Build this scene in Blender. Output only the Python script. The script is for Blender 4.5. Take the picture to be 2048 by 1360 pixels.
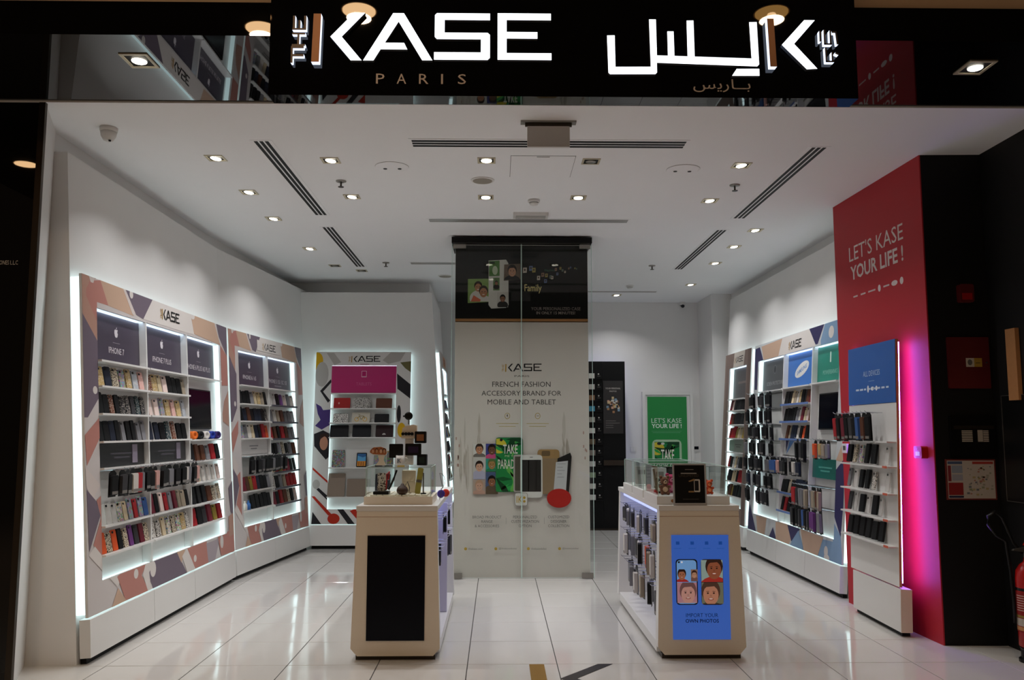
import bpy, bmesh, math, random
from mathutils import Vector, Matrix, Euler
random.seed(7)
for o in list(bpy.data.objects): bpy.data.objects.remove(o)
SC = bpy.context.scene
COL = SC.collection
PI = math.pi
def lin(c):
    if isinstance(c, str): c = tuple(int(c[i:i+2], 16) for i in (0, 2, 4))
    return tuple((x/255/12.92 if x/255 <= .04045 else ((x/255+.055)/1.055)**2.4) for x in c) + (1.0,)

# ---------------------------------------------------------------- camera, world, lights, exposure
cam = bpy.data.objects.new('camera', bpy.data.cameras.new('camera')); COL.objects.link(cam)
cam.data.sensor_width = 36; cam.data.lens = 1700*36/2048; cam.data.clip_start = .05
cam.location = (0, 0, 1.55)
cam.rotation_euler = (math.radians(90+6.044), 0, -math.radians(.972))
SC.camera = cam
SC.view_settings.view_transform = 'Standard'; SC.view_settings.look = 'None'
SC.view_settings.gamma = 1; SC.view_settings.use_curve_mapping = False
SC.view_settings.exposure = 0.1
W = bpy.data.worlds.new('mall_ambient'); SC.world = W; W.use_nodes = True
bg = W.node_tree.nodes['Background']
bg.inputs[0].default_value = lin((255, 214, 178)); bg.inputs[1].default_value = .035
SHOP_LAMP = 7.2      # watts of every ceiling downlight in the shop
MALL_LAMP = 17.0      # watts of every mall ceiling downlight
LED = 2.0             # emission of the white LED profiles
SIGN_GLOW = 2.2

# ---------------------------------------------------------------- materials
def newmat(name):
    m = bpy.data.materials.new(name); m.use_nodes = True
    n = m.node_tree.nodes; return m, n, m.node_tree.links, n['Principled BSDF']
def mat(name, c, rough=.5, metal=0, spec=.5, noise=0, nscale=40, bump=0):
    m, n, l, b = newmat(name)
    c = lin(c) if not (isinstance(c, tuple) and len(c) == 4) else c
    b.inputs['Base Color'].default_value = c; b.inputs['Roughness'].default_value = rough
    b.inputs['Metallic'].default_value = metal; b.inputs['Specular IOR Level'].default_value = spec
    if noise or bump:
        t = n.new('ShaderNodeTexCoord'); x = n.new('ShaderNodeTexNoise'); x.inputs['Scale'].default_value = nscale
        x.inputs['Detail'].default_value = 4
        l.new(t.outputs['Object'], x.inputs['Vector'])
        if noise:
            r = n.new('ShaderNodeMix'); r.data_type = 'RGBA'
            r.inputs[6].default_value = tuple(v*(1-noise) for v in c[:3])+(1,); r.inputs[7].default_value = tuple(min(1, v*(1+noise)) for v in c[:3])+(1,)
            l.new(x.outputs['Fac'], r.inputs[0]); l.new(r.outputs[2], b.inputs['Base Color'])
        if bump:
            k = n.new('ShaderNodeBump'); k.inputs['Strength'].default_value = bump; k.inputs['Distance'].default_value = .002
            l.new(x.outputs['Fac'], k.inputs['Height']); l.new(k.outputs[0], b.inputs['Normal'])
    return m
def emit(name, c, s):
    m, n, l, b = newmat(name); n.remove(b)
    e = n.new('ShaderNodeEmission'); e.inputs[0].default_value = lin(c); e.inputs[1].default_value = s
    l.new(e.outputs[0], n['Material Output'].inputs[0]); return m
def printmat(name, rough=.45, glow=0):
    m, n, l, b = newmat(name)
    a = n.new('ShaderNodeAttribute'); a.attribute_name = 'Col'
    l.new(a.outputs['Color'], b.inputs['Base Color']); b.inputs['Roughness'].default_value = rough; b.inputs['Specular IOR Level'].default_value = .2
    if glow:
        l.new(a.outputs['Color'], b.inputs['Emission Color']); b.inputs['Emission Strength'].default_value = glow
    return m
def casemat(name, kind):
    m, n, l, b = newmat(name)
    oi = n.new('ShaderNodeObjectInfo'); t = n.new('ShaderNodeTexCoord')
    b.inputs['Roughness'].default_value = .5; b.inputs['Specular IOR Level'].default_value = .22
    if kind == 'plain':
        l.new(oi.outputs['Color'], b.inputs['Base Color']); return m
    mx = n.new('ShaderNodeMix'); mx.data_type = 'RGBA'
    off = n.new('ShaderNodeVectorMath'); off.operation = 'ADD'; l.new(t.outputs['Object'], off.inputs[0])
    sc = n.new('ShaderNodeVectorMath'); sc.operation = 'SCALE'; sc.inputs['Scale'].default_value = 9
    cb = n.new('ShaderNodeCombineXYZ'); l.new(oi.outputs['Random'], cb.inputs[0]); l.new(cb.outputs[0], sc.inputs[0]); l.new(sc.outputs[0], off.inputs[1])
    v = n.new('ShaderNodeTexVoronoi'); l.new(off.outputs[0], v.inputs['Vector'])
    r = n.new('ShaderNodeValToRGB'); r.color_ramp.interpolation = 'CONSTANT'
    l.new(oi.outputs['Color'], mx.inputs[6])
    if kind == 'spots':       # dark animal spots on the base colour
        v.inputs['Scale'].default_value = 95; r.color_ramp.elements[1].position = .42
        r.color_ramp.elements[0].color = (1, 1, 1, 1); r.color_ramp.elements[1].color = (0, 0, 0, 1)
        mx.inputs[7].default_value = lin('2a221f')
        l.new(v.outputs['Distance'], r.inputs[0]); l.new(r.outputs[0], mx.inputs[0])
    if kind == 'flowers':
        v.inputs['Scale'].default_value = 60; r.color_ramp.elements[1].position = .5
        r.color_ramp.elements[0].color = (1, 1, 1, 1); r.color_ramp.elements[1].color = (0, 0, 0, 1)
        hs = n.new('ShaderNodeHueSaturation'); hs.inputs['Color'].default_value = lin('a85a5c'); hs.inputs['Saturation'].default_value = .8
        sp = n.new('ShaderNodeSeparateColor'); l.new(v.outputs['Color'], sp.inputs[0]); l.new(sp.outputs[0], hs.inputs['Hue'])
        l.new(hs.outputs[0], mx.inputs[7]); l.new(v.outputs['Distance'], r.inputs[0]); l.new(r.outputs[0], mx.inputs[0])
    if kind == 'glitter':
        v.inputs['Scale'].default_value = 260; r.color_ramp.elements[1].position = .86
        sp = n.new('ShaderNodeSeparateColor'); l.new(v.outputs['Color'], sp.inputs[0]); l.new(sp.outputs[0], r.inputs[0])
        mx.inputs[7].default_value = lin('d8cfc4'); l.new(r.outputs[0], mx.inputs[0])
    l.new(mx.outputs[2], b.inputs['Base Color'])
    return m
def glassmat(name, tint, refl=.09):
    m, n, l, b = newmat(name); n.remove(b)
    tr = n.new('ShaderNodeBsdfTransparent'); tr.inputs[0].default_value = tint
    g = n.new('ShaderNodeBsdfGlossy'); g.inputs['Roughness'].default_value = .02
    lw = n.new('ShaderNodeLayerWeight'); lw.inputs[0].default_value = .5
    pw = n.new('ShaderNodeMath'); pw.operation = 'POWER'; pw.inputs[1].default_value = 5; l.new(lw.outputs['Facing'], pw.inputs[0])
    f = n.new('ShaderNodeMath'); f.operation = 'MULTIPLY_ADD'; f.inputs[1].default_value = .9; f.inputs[2].default_value = .02; l.new(pw.outputs[0], f.inputs[0])
    mx = n.new('ShaderNodeMixShader'); l.new(f.outputs[0], mx.inputs[0]); l.new(tr.outputs[0], mx.inputs[1]); l.new(g.outputs[0], mx.inputs[2])
    l.new(mx.outputs[0], n['Material Output'].inputs[0]); return m
M = {}
M['paint'] = mat('white_wall_paint', (226, 224, 222), .7, noise=.015, nscale=6, bump=.05)
M['ceil'] = mat('white_ceiling_paint', (240, 240, 241), .85, noise=.01, nscale=4)
M['lam'] = mat('white_laminate', (222, 220, 217), .28, noise=.01, nscale=8)
M['kiosk'] = mat('warm_light_laminate', (226, 214, 196), .35, noise=.03, nscale=120)  # kiosk fronts: white laminate with the warm mall light put into the colour
M['tile'] = mat('polished_white_tile', (204, 201, 197), .07, noise=.02, nscale=5)
M['grout'] = mat('dark_grout', (48, 45, 42), .8, noise=.05)
M['blackgloss'] = mat('black_glossy_panel', (5, 5, 6), .015, spec=.55, noise=.01)
M['black'] = mat('black_matte', (9, 9, 10), .55, spec=.2, noise=.1)
M['blackwall'] = mat('black_wall_paint', (10, 10, 10), .6, noise=.1, spec=.3)
M['darkplas'] = mat('black_plastic', (12, 12, 13), .35, spec=.3, noise=.05)
M['screen'] = mat('dark_glass_screen', (8, 9, 18), .12, spec=.12, noise=.02)
M['red'] = mat('red_wall_paint', (174, 23, 36), .6, noise=.03, nscale=7)
M['steel'] = mat('brushed_steel', (150, 146, 140), .35, metal=.9, noise=.05, nscale=60)
M['dkmetal'] = mat('dark_bronze_metal', (70, 62, 54), .35, metal=.8, noise=.05)
M['chrome'] = mat('chrome_wire', (200, 200, 205), .18, metal=1, noise=.02)
M['beige'] = mat('beige_mall_plaster', (232, 202, 170), .8, noise=.04, nscale=10)
M['bronze'] = mat('brown_bronze_letter', (142, 92, 48), .35, metal=.3, noise=.04)
M['tan'] = mat('pinkish_bronze_letter', (190, 150, 128), .4, metal=.2, noise=.03)
M['wood'] = mat('tan_bare_wood', (182, 128, 80), .6, noise=.1, nscale=30)
M['greenedge'] = mat('green_glass_edge', (196, 224, 214), .15, noise=.02)
M['glass'] = glassmat('clear_glass', (.965, .985, .975, 1))
M['maroon'] = mat('maroon_metal_door', (92, 20, 24), .4, noise=.03)
M['alarm'] = mat('red_alarm_plastic', (170, 22, 24), .35, noise=.03)
M['ext'] = mat('red_enamel', (176, 24, 22), .25, noise=.03)
M['print'] = printmat('printed_vinyl', .45)
M['gprint'] = printmat('glossy_print', .2)
M['ledtop'] = emit('bluish_white_led', (205, 228, 255), 7)
M['led'] = emit('cold_white_led', (214, 244, 246), LED)
M['ledp'] = emit('violet_led', (152, 100, 255), 42); M['ledv'] = emit('violet_white_led', (226, 206, 255), 1.5)
M['ledb'] = emit('blue_white_led', (176, 186, 255), 1.3)
M['glow'] = emit('lit_letter_face', (244, 248, 255), SIGN_GLOW)
M['halo'] = emit('lit_letter_side', (214, 228, 255), 1.7)
M['lamp'] = emit('shop_lamp_face', (255, 246, 226), 9)
M['mlamp'] = emit('mall_lamp_face', (255, 206, 150), 16)
M['mlampg'] = emit('mall_lamp_amber', (255, 190, 105), 4)
M['c_plain'] = casemat('plain_case', 'plain'); M['c_spots'] = casemat('spotted_case', 'spots')
M['c_flowers'] = casemat('flowered_case', 'flowers'); M['c_glitter'] = casemat('glitter_case', 'glitter')
M['purple'] = mat('mauve_header_panel', (66, 57, 72), .35, noise=.02)
M['scrblue'] = None

# ---------------------------------------------------------------- mesh helper
class MB:
    def __init__(s): s.v = []; s.f = []; s.m = []; s.c = []
    def face(s, pts, mi=0, col=None):
        b = len(s.v); s.v += [tuple(p) for p in pts]; s.f.append(tuple(range(b, b+len(pts)))); s.m.append(mi); s.c.append(col)
    def box(s, x0, x1, y0, y1, z0, z1, mi=0, col=None, fm=None):
        b = len(s.v)
        s.v += [(x0, y0, z0), (x1, y0, z0), (x1, y1, z0), (x0, y1, z0), (x0, y0, z1), (x1, y0, z1), (x1, y1, z1), (x0, y1, z1)]
        for i, q in enumerate(((0, 3, 2, 1), (4, 5, 6, 7), (0, 1, 5, 4), (1, 2, 6, 5), (2, 3, 7, 6), (3, 0, 4, 7))):
            s.f.append(tuple(b+k for k in q)); s.m.append(fm if (fm is not None and i == 2) else mi); s.c.append(col)
    def bbox(s, x0, x1, y0, y1, z0, z1, r=.004, mi=0):
        # box with chamfered edges seen from the front: outline chamfered in XZ
        s.prism([(x0+r, z0), (x1-r, z0), (x1, z0+r), (x1, z1-r), (x1-r, z1), (x0+r, z1), (x0, z1-r), (x0, z0+r)], y0, y1, mi)
    def prism(s, poly, y0, y1, mi=0, sm=None, col=None, axis='y'):
        n = len(poly); b = len(s.v)
        for y in (y0, y1):
            for (x, z) in poly:
                s.v.append((x, y, z) if axis == 'y' else ((x, z, y) if axis == 'z' else (y, x, z)))
        s.f.append(tuple(b+i for i in range(n))); s.m.append(mi); s.c.append(col)
        s.f.append(tuple(b+n+i for i in reversed(range(n)))); s.m.append(mi if sm is None else sm); s.c.append(col)
        for i in range(n):
            j = (i+1) % n
            s.f.append((b+i, b+n+i, b+n+j, b+j)); s.m.append(mi if sm is None else sm); s.c.append(col)
    def lathe(s, prof, c=(0, 0, 0), n=16, mi=0, T=None):
        b = len(s.v); T = T or Matrix.Identity(4)
        for (r, z) in prof:
            for k in range(n):
                a = 2*PI*k/n; p = T @ Vector((r*math.cos(a), r*math.sin(a), z)); s.v.append((p.x+c[0], p.y+c[1], p.z+c[2]))
        for i in range(len(prof)-1):
            for k in range(n):
                k2 = (k+1) % n
                s.f.append((b+i*n+k, b+i*n+k2, b+(i+1)*n+k2, b+(i+1)*n+k)); s.m.append(mi); s.c.append(None)
        s.f.append(tuple(b+k for k in reversed(range(n)))); s.m.append(mi); s.c.append(None)
        e = b+(len(prof)-1)*n
        s.f.append(tuple(e+k for k in range(n))); s.m.append(mi); s.c.append(None)
    def tube(s, pts, r, n=6, mi=0):
        b = len(s.v); pts = [Vector(p) for p in pts]
        for i, p in enumerate(pts):
            d = (pts[min(i+1, len(pts)-1)]-pts[max(i-1, 0)]).normalized()
            u = d.cross(Vector((0, 0, 1)) if abs(d.z) < .9 else Vector((1, 0, 0))).normalized(); w = d.cross(u)
            for k in range(n):
                a = 2*PI*k/n; s.v.append(tuple(p+r*(math.cos(a)*u+math.sin(a)*w)))
        for i in range(len(pts)-1):
            for k in range(n):
                k2 = (k+1) % n
                s.f.append((b+i*n+k, b+i*n+k2, b+(i+1)*n+k2, b+(i+1)*n+k)); s.m.append(mi); s.c.append(None)
        s.f.append(tuple(b+k for k in reversed(range(n)))); s.m.append(mi); s.c.append(None)
        s.f.append(tuple(b+(len(pts)-1)*n+k for k in range(n))); s.m.append(mi); s.c.append(None)
    def ball(s, c, r, mi=0, n=10, sz=1):
        s.lathe([(r*math.sin(PI*i/8), -r*sz*math.cos(PI*i/8)) for i in range(1, 8)], c, n, mi)
    def mesh(s, name, mats, smooth=False):
        me = bpy.data.meshes.new(name); me.from_pydata(s.v, [], s.f)
        for m in mats: me.materials.append(m)
        for p, mi in zip(me.polygons, s.m): p.material_index = mi
        if smooth:
            for p in me.polygons: p.use_smooth = len(p.vertices) == 4
        if any(c is not None for c in s.c):
            at = me.color_attributes.new('Col', 'FLOAT_COLOR', 'CORNER')
            for p, c in zip(me.polygons, s.c):
                for li in p.loop_indices: at.data[li].color = c or (1, 1, 1, 1)
        me.update(); return me
    def build(s, name, mats, parent=None, smooth=False):
        if not isinstance(mats, (list, tuple)): mats = [mats]
        o = bpy.data.objects.new(name, s.mesh(name, mats, smooth)); COL.objects.link(o)
        if parent: o.parent = parent
        return o
def link(name, me, parent=None):
    o = bpy.data.objects.new(name, me); COL.objects.link(o)
    if parent: o.parent = parent
    return o
def tag(o, label, cat, group=None, kind=None):
    if label: o['label'] = label
    if cat: o['category'] = cat
    if group: o['group'] = group
    if kind: o['kind'] = kind
    return o
def struct(o, label=None): o['kind'] = 'structure'; (label and o.__setitem__('label', label)); return o
def empty(name, Mx): 
    o = bpy.data.objects.new(name, None); COL.objects.link(o); o.empty_display_size = .1; o.matrix_world = Mx; return o
def TR(x, y, z): return Matrix.Translation((x, y, z))
def RZ(a): return Matrix.Rotation(a, 4, 'Z')
def RX(a): return Matrix.Rotation(a, 4, 'X')
def ellipse(cx, cz, rx, rz, n=20, a0=0, a1=2*PI): return [(cx+rx*math.cos(a0+(a1-a0)*k/n), cz+rz*math.sin(a0+(a1-a0)*k/n)) for k in range(n)]
def rrect(x0, x1, z0, z1, r, n=3):
    o = []
    for (cx, cz, a) in ((x1-r, z1-r, 0), (x0+r, z1-r, PI/2), (x0+r, z0+r, PI), (x1-r, z0+r, 1.5*PI)):
        o += [(cx+r*math.cos(a+PI/2*k/n), cz+r*math.sin(a+PI/2*k/n)) for k in range(n+1)]
    return o
def clip(poly, x0, x1, z0, z1):
    for (ax, v, sg) in ((0, x0, 1), (0, x1, -1), (1, z0, 1), (1, z1, -1)):
        out = []
        for i in range(len(poly)):
            p, q = poly[i-1], poly[i]; dp, dq = sg*(p[ax]-v), sg*(q[ax]-v)
            if (dp >= 0) != (dq >= 0):
                t = dp/(dp-dq); out.append((p[0]+t*(q[0]-p[0]), p[1]+t*(q[1]-p[1])))
            if dq >= 0: out.append(q)
        poly = out
        if len(poly) < 3: return []
    return poly
# text outlines (the built-in font), cached as flat polygons in a unit box
_T = {}
def glyphs(txt, bold):
    k = (txt, bold)
    if k in _T: return _T[k]
    cu = bpy.data.curves.new('t', 'FONT'); cu.body = txt; cu.resolution_u = 2; cu.offset = bold; cu.fill_mode = 'FRONT'
    o = bpy.data.objects.new('t', cu); COL.objects.link(o)
    dg = bpy.context.evaluated_depsgraph_get(); dg.update()
    ev = o.evaluated_get(dg); me = ev.to_mesh()
    vs = [(v.co.x, v.co.y) for v in me.vertices]; fs = [tuple(p.vertices) for p in me.polygons]
    ev.to_mesh_clear(); bpy.data.objects.remove(o); bpy.data.curves.remove(cu)
    xs = [v[0] for v in vs]; ys = [v[1] for v in vs]
    _T[k] = (vs, fs, min(xs), max(xs), min(ys), max(ys)); return _T[k]
STEP = .0004
class Canvas(MB):
    """flat print in the XZ plane of a thing, facing -Y; later shapes lie a hair in front of earlier ones"""
    def __init__(s, y): MB.__init__(s); s.y = y; s.clips = None
    def up(s, k=1): s.y -= STEP*k; return s
    def poly(s, pts, c, clips=None):
        c = lin(c) if not (isinstance(c, tuple) and len(c) == 4) else c
        for r in (clips or s.clips or [None]):
            p = clip(pts, *r) if r else pts
            if len(p) > 2:
                a = sum(p[i-1][0]*p[i][1]-p[i][0]*p[i-1][1] for i in range(len(p)))
                if a < 0: p = p[::-1]
                s.face([(x, s.y, z) for x, z in p], 0, c)
    def rect(s, x0, x1, z0, z1, c): s.poly([(x0, z0), (x1, z0), (x1, z1), (x0, z1)], c)
    def ell(s, cx, cz, rx, rz, c, n=20): s.poly(ellipse(cx, cz, rx, rz, n), c)
    def text(s, txt, x0, x1, z0, z1, c, bold=0, fn=None):
        c = lin(c) if not (isinstance(c, tuple) and len(c) == 4) else c
        vs, fs, a, b, d, e = glyphs(txt, bold)
        if b-a < 1e-6: return
        q = [(x0+(x-a)/(b-a)*(x1-x0), z0+(y-d)/(e-d)*(z1-z0)) for x, y in vs]
        for f in fs:
            p = [q[i] for i in f]
            ar = sum(p[i-1][0]*p[i][1]-p[i][0]*p[i-1][1] for i in range(len(p)))
            if ar < 0: p = p[::-1]
            s.face([(x, s.y, z) for x, z in p], 0, c)
    def ctext(s, txt, cx, z0, z1, c, w=None, bold=0, maxw=None):
        vs, fs, a, b, d, e = glyphs(txt, bold)
        ww = w or (b-a)/(e-d)*(z1-z0)*.92
        if maxw: ww = min(ww, maxw)
        s.text(txt, cx-ww/2, cx+ww/2, z0, z1, c, bold)
    def put(s, name, parent, m='print'): 
        return s.build(name, M[m], parent)
# the shop logo, in units of its height, from the outlines on the sign
LOGO = {
 'K': [(.779, .477), (.992, .477+.465), (1.236+.20, .942), (.992, .477)] }
def logo_polys():
    H = .262; ox, oz = -1.081, 3.459
    f = lambda pts: [((x-ox)/H, (z-oz)/H) for x, z in pts]
    K = f([(-.874, 3.587), (-.753, 3.718), (-.695, 3.718), (-.815, 3.587), (-.709, 3.459), (-.766, 3.459)])
    A = f([(-.702, 3.459), (-.549, 3.718), (-.493, 3.718), (-.342, 3.462), (-.395, 3.462), (-.520, 3.672), (-.590, 3.556), (-.490, 3.556), (-.473, 3.520), (-.612, 3.520), (-.648, 3.459)])
    S = f([(-.043, 3.720), (-.320, 3.720), (-.331, 3.709), (-.331, 3.590), (-.320, 3.578), (-.090, 3.578), (-.090, 3.507), (-.334, 3.507), (-.334, 3.466), (-.055, 3.466), (-.043, 3.478), (-.043, 3.603), (-.055, 3.614), (-.280, 3.614), (-.280, 3.683), (-.043, 3.683)])
    E = f([(-.003, 3.722), (.276, 3.722), (.276, 3.685), (.044, 3.685), (.044, 3.620), (.205, 3.620), (.205, 3.584), (.044, 3.584), (.044, 3.505), (.278, 3.505), (.278, 3.468), (-.003, 3.468)])
    I = f([(-.961, 3.707), (-.922, 3.707), (-.928, 3.445), (-.968, 3.445)])
    r = lambda x0, x1, z0, z1: f([(x0, z0), (x1, z0), (x1, z1), (x0, z1)])
    THE = [[r(-1.076, -1.066, 3.443, 3.535), r(-1.066, -1.01, 3.478, 3.491), r(-1.066, -1.01, 3.522, 3.535)],   # T-H read upwards
           [r(-1.072, -1.004, 3.597, 3.607), r(-1.045, -1.034, 3.545, 3.597), r(-1.072, -1.004, 3.535, 3.545)],
           [r(-1.072, -1.0, 3.622, 3.632), r(-1.07, -1.058, 3.632, 3.70), r(-1.04, -1.03, 3.632, 3.675), r(-1.012, -1.0, 3.632, 3.70)]]
    return K, A, S, E, I, THE
LK, LA, LS, LE, LI, LTHE = logo_polys()
def logo(cv, x0, z0, h, dark='1d1c1e', gold='a8812f', w=None):
    """draw the logo with its bottom left at x0,z0"""
    k = h if w is None else w/5.19
    f = lambda P: [(x0+x*k, z0+z*h) for x, z in P]
    for P in (LK, LA, LS, LE): cv.poly(f(P), dark)
    cv.poly(f(LI), gold)
    for g in LTHE:
        for P in g: cv.poly(f(P), gold)
def apple(cv, cx, cz, h, c):
    cv.poly([(cx+x*h, cz+z*h) for x, z in ((-.12, -.5), (0, -.45), (.12, -.5), (.26, -.38), (.36, -.12), (.25, .0), (.25, .12), (.36, .24), (.2, .32), (0, .25), (-.2, .32), (-.36, .2), (-.4, -.05), (-.3, -.35))], c)
    cv.poly([(cx+x*h, cz+z*h) for x, z in ((0, .3), (.02, .45), (.16, .56), (.15, .42))], c)
def face_pic(cv, x0, x1, z0, z1, bgc, skin, hair, shirt, hx=.5, hz=.58, s=1):
    """a small printed portrait: background, hair, face, shirt"""
    w, h = x1-x0, z1-z0; r = [(x0, x1, z0, z1)]; k = min(w, h)*s
    cx, cz = x0+w*hx, z0+h*hz
    cv.poly([(x0, z0), (x1, z0), (x1, z1), (x0, z1)], bgc); cv.up()
    cv.poly(ellipse(cx, cz-k*.62, k*.5, k*.38), shirt, r); cv.poly(ellipse(cx, cz+k*.06, k*.27, k*.33), hair, r); cv.up()
    cv.poly(ellipse(cx, cz-k*.05, k*.22, k*.28), skin, r); cv.up()
    for sx in (-1, 1): cv.poly(ellipse(cx+sx*k*.085, cz, k*.03, k*.022, 8), '2a1c18', r)
    cv.poly([(cx-k*.02, cz-k*.04), (cx+k*.02, cz-k*.04), (cx+k*.035, cz-k*.1), (cx-k*.035, cz-k*.1)], tuple(v*.8 for v in lin(skin)[:3])+(1,), r)
    cv.poly(ellipse(cx, cz-k*.165, k*.08, k*.032, 10), '8a4038', r)
    for sx in (-1, 1): cv.poly([(cx+sx*k*.13, cz+k*.05), (cx+sx*k*.05, cz+k*.06), (cx+sx*k*.05, cz+k*.042), (cx+sx*k*.13, cz+k*.035)], hair, r)
    cv.poly([(cx-k*.23, cz+k*.08), (cx-k*.12, cz+k*.17), (cx+k*.1, cz+k*.19), (cx+k*.23, cz+k*.06), (cx+k*.2, cz+k*.27), (cx-k*.18, cz+k*.28)], hair, r)
    cv.up(.5); cv.poly(ellipse(cx, cz-k*.158, k*.058, k*.015, 8), 'dccdc4', r)
def palm_art(cv, x0, x1, z0, z1):
    """tropical leaf print"""
    r = [(x0, x1, z0, z1)]; w, h = x1-x0, z1-z0
    cv.poly([(x0, z0), (x1, z0), (x1, z1), (x0, z1)], '1f7d3f'); cv.up()
    cv.poly(ellipse(x0+.1*w, z0+.85*h, .3*w, .14*h), 'c9b83a', r)
    rd = random.Random(3)
    for k in range(22):
        cx, cz, a, L = x0+rd.random()*w, z0+rd.random()*h, rd.random()*6.28, (.12+.14*rd.random())*h
        d = (math.cos(a), math.sin(a)); p = (-d[1], d[0])
        cv.poly([(cx-d[0]*L, cz-d[1]*L), (cx+p[0]*L*.22, cz+p[1]*L*.22), (cx+d[0]*L, cz+d[1]*L), (cx-p[0]*L*.22, cz-p[1]*L*.22)], ('0f3d20', '2f9d4c', '14562c', '5fa84a')[k % 4], r)
        if k % 8 == 7: cv.up()
    cv.up()
ORD = ['first', 'second', 'third', 'fourth', 'fifth', 'sixth', 'seventh', 'eighth', 'ninth', 'tenth', 'eleventh', 'twelfth']
PAT_A=[
('o',(-0.04,2.68),(0.26,2.66),(0.12,2.60),(0.06,2.53),(0.10,2.45),(0.22,2.33),(0.21,2.17),(0.00,2.35)),
('p',(0.26,2.67),(0.64,2.67),(0.84,2.45),(0.37,2.47),(0.28,2.63)),
('s',(0.12,2.61),(0.28,2.64),(0.40,2.47),(0.22,2.47),(0.22,2.32),(0.06,2.49),(0.06,2.54)),
('l',(0.09,2.67),(0.21,2.67),(0.17,2.60),(0.13,2.60)),
('m',(-0.00,2.36),(0.25,2.16),(0.24,2.03),(0.23,1.79),(0.05,1.64),(-0.01,1.64)),
('w','e',0.165,1.834,0.034,0.028),
('m',(0.66,2.67),(1.25,2.67),(1.02,2.45),(0.86,2.47)),
('l',(0.62,2.68),(0.67,2.67),(0.89,2.46),(0.82,2.46)),
('w','e',0.804,2.620,0.033,0.034),
('w',(1.25,2.67),(2.08,2.66),(2.21,2.45),(1.02,2.45)),
('p',(2.10,2.66),(2.77,2.65),(2.94,2.43),(2.18,2.46)),
('w','e',2.154,2.632,0.061,0.036),
('m',(2.83,2.65),(3.19,2.64),(3.15,2.33),(2.91,2.51)),
('s',(2.90,2.45),(3.15,2.33),(3.14,2.02),(2.93,2.01)),
('o',(3.00,1.85),(3.15,1.97),(3.13,1.59),(2.91,1.65)),
('s',(0.00,1.52),(0.25,1.66),(0.24,1.52),(0.02,1.31)),
('l',(-0.01,1.31),(0.21,1.17),(0.10,1.08),(0.01,1.16)),
('m',(0.01,1.15),(0.15,1.06),(0.21,0.97),(0.03,0.73)),
('s',(0.15,1.07),(0.26,1.11),(0.27,0.63),(0.09,0.77),(0.21,0.94)),
('w',(0.02,0.71),(0.11,0.76),(0.50,0.47),(0.44,0.43)),
('s',(0.44,0.50),(0.64,0.55),(0.99,0.55),(0.86,0.44),(0.99,0.30),(0.57,0.31)),
('p',(0.34,0.30),(0.45,0.42),(0.58,0.31)),
('w','e',0.760,0.469,0.040,0.036),
('w',(0.96,0.55),(1.15,0.54),(1.01,0.37),(1.10,0.28),(0.97,0.30),(0.88,0.44)),
('m',(1.00,0.44),(1.11,0.52),(1.56,0.54),(1.82,0.29),(1.07,0.29),(1.01,0.39)),
('w','e',1.077,0.454,0.057,0.062),
('p',(1.58,0.52),(1.79,0.52),(1.68,0.41)),
('w',(1.70,0.46),(1.82,0.52),(2.03,0.30),(1.81,0.31)),
('s',(1.82,0.52),(2.33,0.51),(2.37,0.31),(2.01,0.31)),
('w','e',2.015,0.398,0.037,0.031),
('g',(2.32,0.49),(2.70,0.49),(2.53,0.28),(2.36,0.31)),
('s',(2.65,0.51),(3.25,0.54),(3.22,0.30),(2.73,0.32)),
('w','e',2.767,0.452,0.049,0.065),
('m',(3.03,0.96),(3.29,1.09),(3.24,0.64),(3.08,0.71)),
('o',(3.00,0.67),(3.24,0.71),(3.21,0.48),(3.00,0.47)),
]
PAT_R=[
('n',(0.01,2.60),(0.20,2.61),(0.39,2.40),(0.25,2.38),(0.24,2.06),(0.05,2.07)),
('p',(0.27,2.61),(1.06,2.63),(0.94,2.42),(0.41,2.40),(0.36,2.46)),
('w',(1.06,2.63),(1.94,2.64),(2.13,2.44),(0.93,2.42)),
('n',(1.93,2.64),(2.36,2.65),(2.19,2.45),(2.13,2.45)),
('b',(2.27,2.48),(2.38,2.65),(2.80,2.65),(2.82,2.39),(2.28,2.40)),
('w','e',2.547,2.537,0.068,0.063),
('p',(2.76,1.26),(3.00,1.53),(3.02,1.25)),
('n',(2.68,1.12),(2.97,1.29),(2.98,0.94),(2.93,0.55),(2.71,0.79)),
('b',(2.70,0.71),(2.93,0.56),(3.00,0.26),(2.34,0.26),(2.45,0.48),(2.75,0.49)),
('w','e',2.587,0.376,0.049,0.053),
('w','e',2.609,0.320,0.069,0.033),
('n',(-0.09,0.29),(0.05,0.62),(0.35,0.30)),
('p',(0.33,0.50),(0.74,0.51),(0.68,0.30),(0.41,0.29)),
('n',(0.82,0.28),(0.98,0.43),(1.14,0.29)),
('p',(1.07,0.50),(1.49,0.53),(1.60,0.37),(1.50,0.28),(1.10,0.28)),
('n',(1.47,0.51),(1.86,0.51),(1.72,0.36),(1.61,0.35)),
('b',(1.62,0.35),(1.82,0.49),(2.03,0.28),(1.56,0.28)),
('p',(1.88,0.51),(2.51,0.50),(2.36,0.27),(2.01,0.27)),
]
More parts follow.
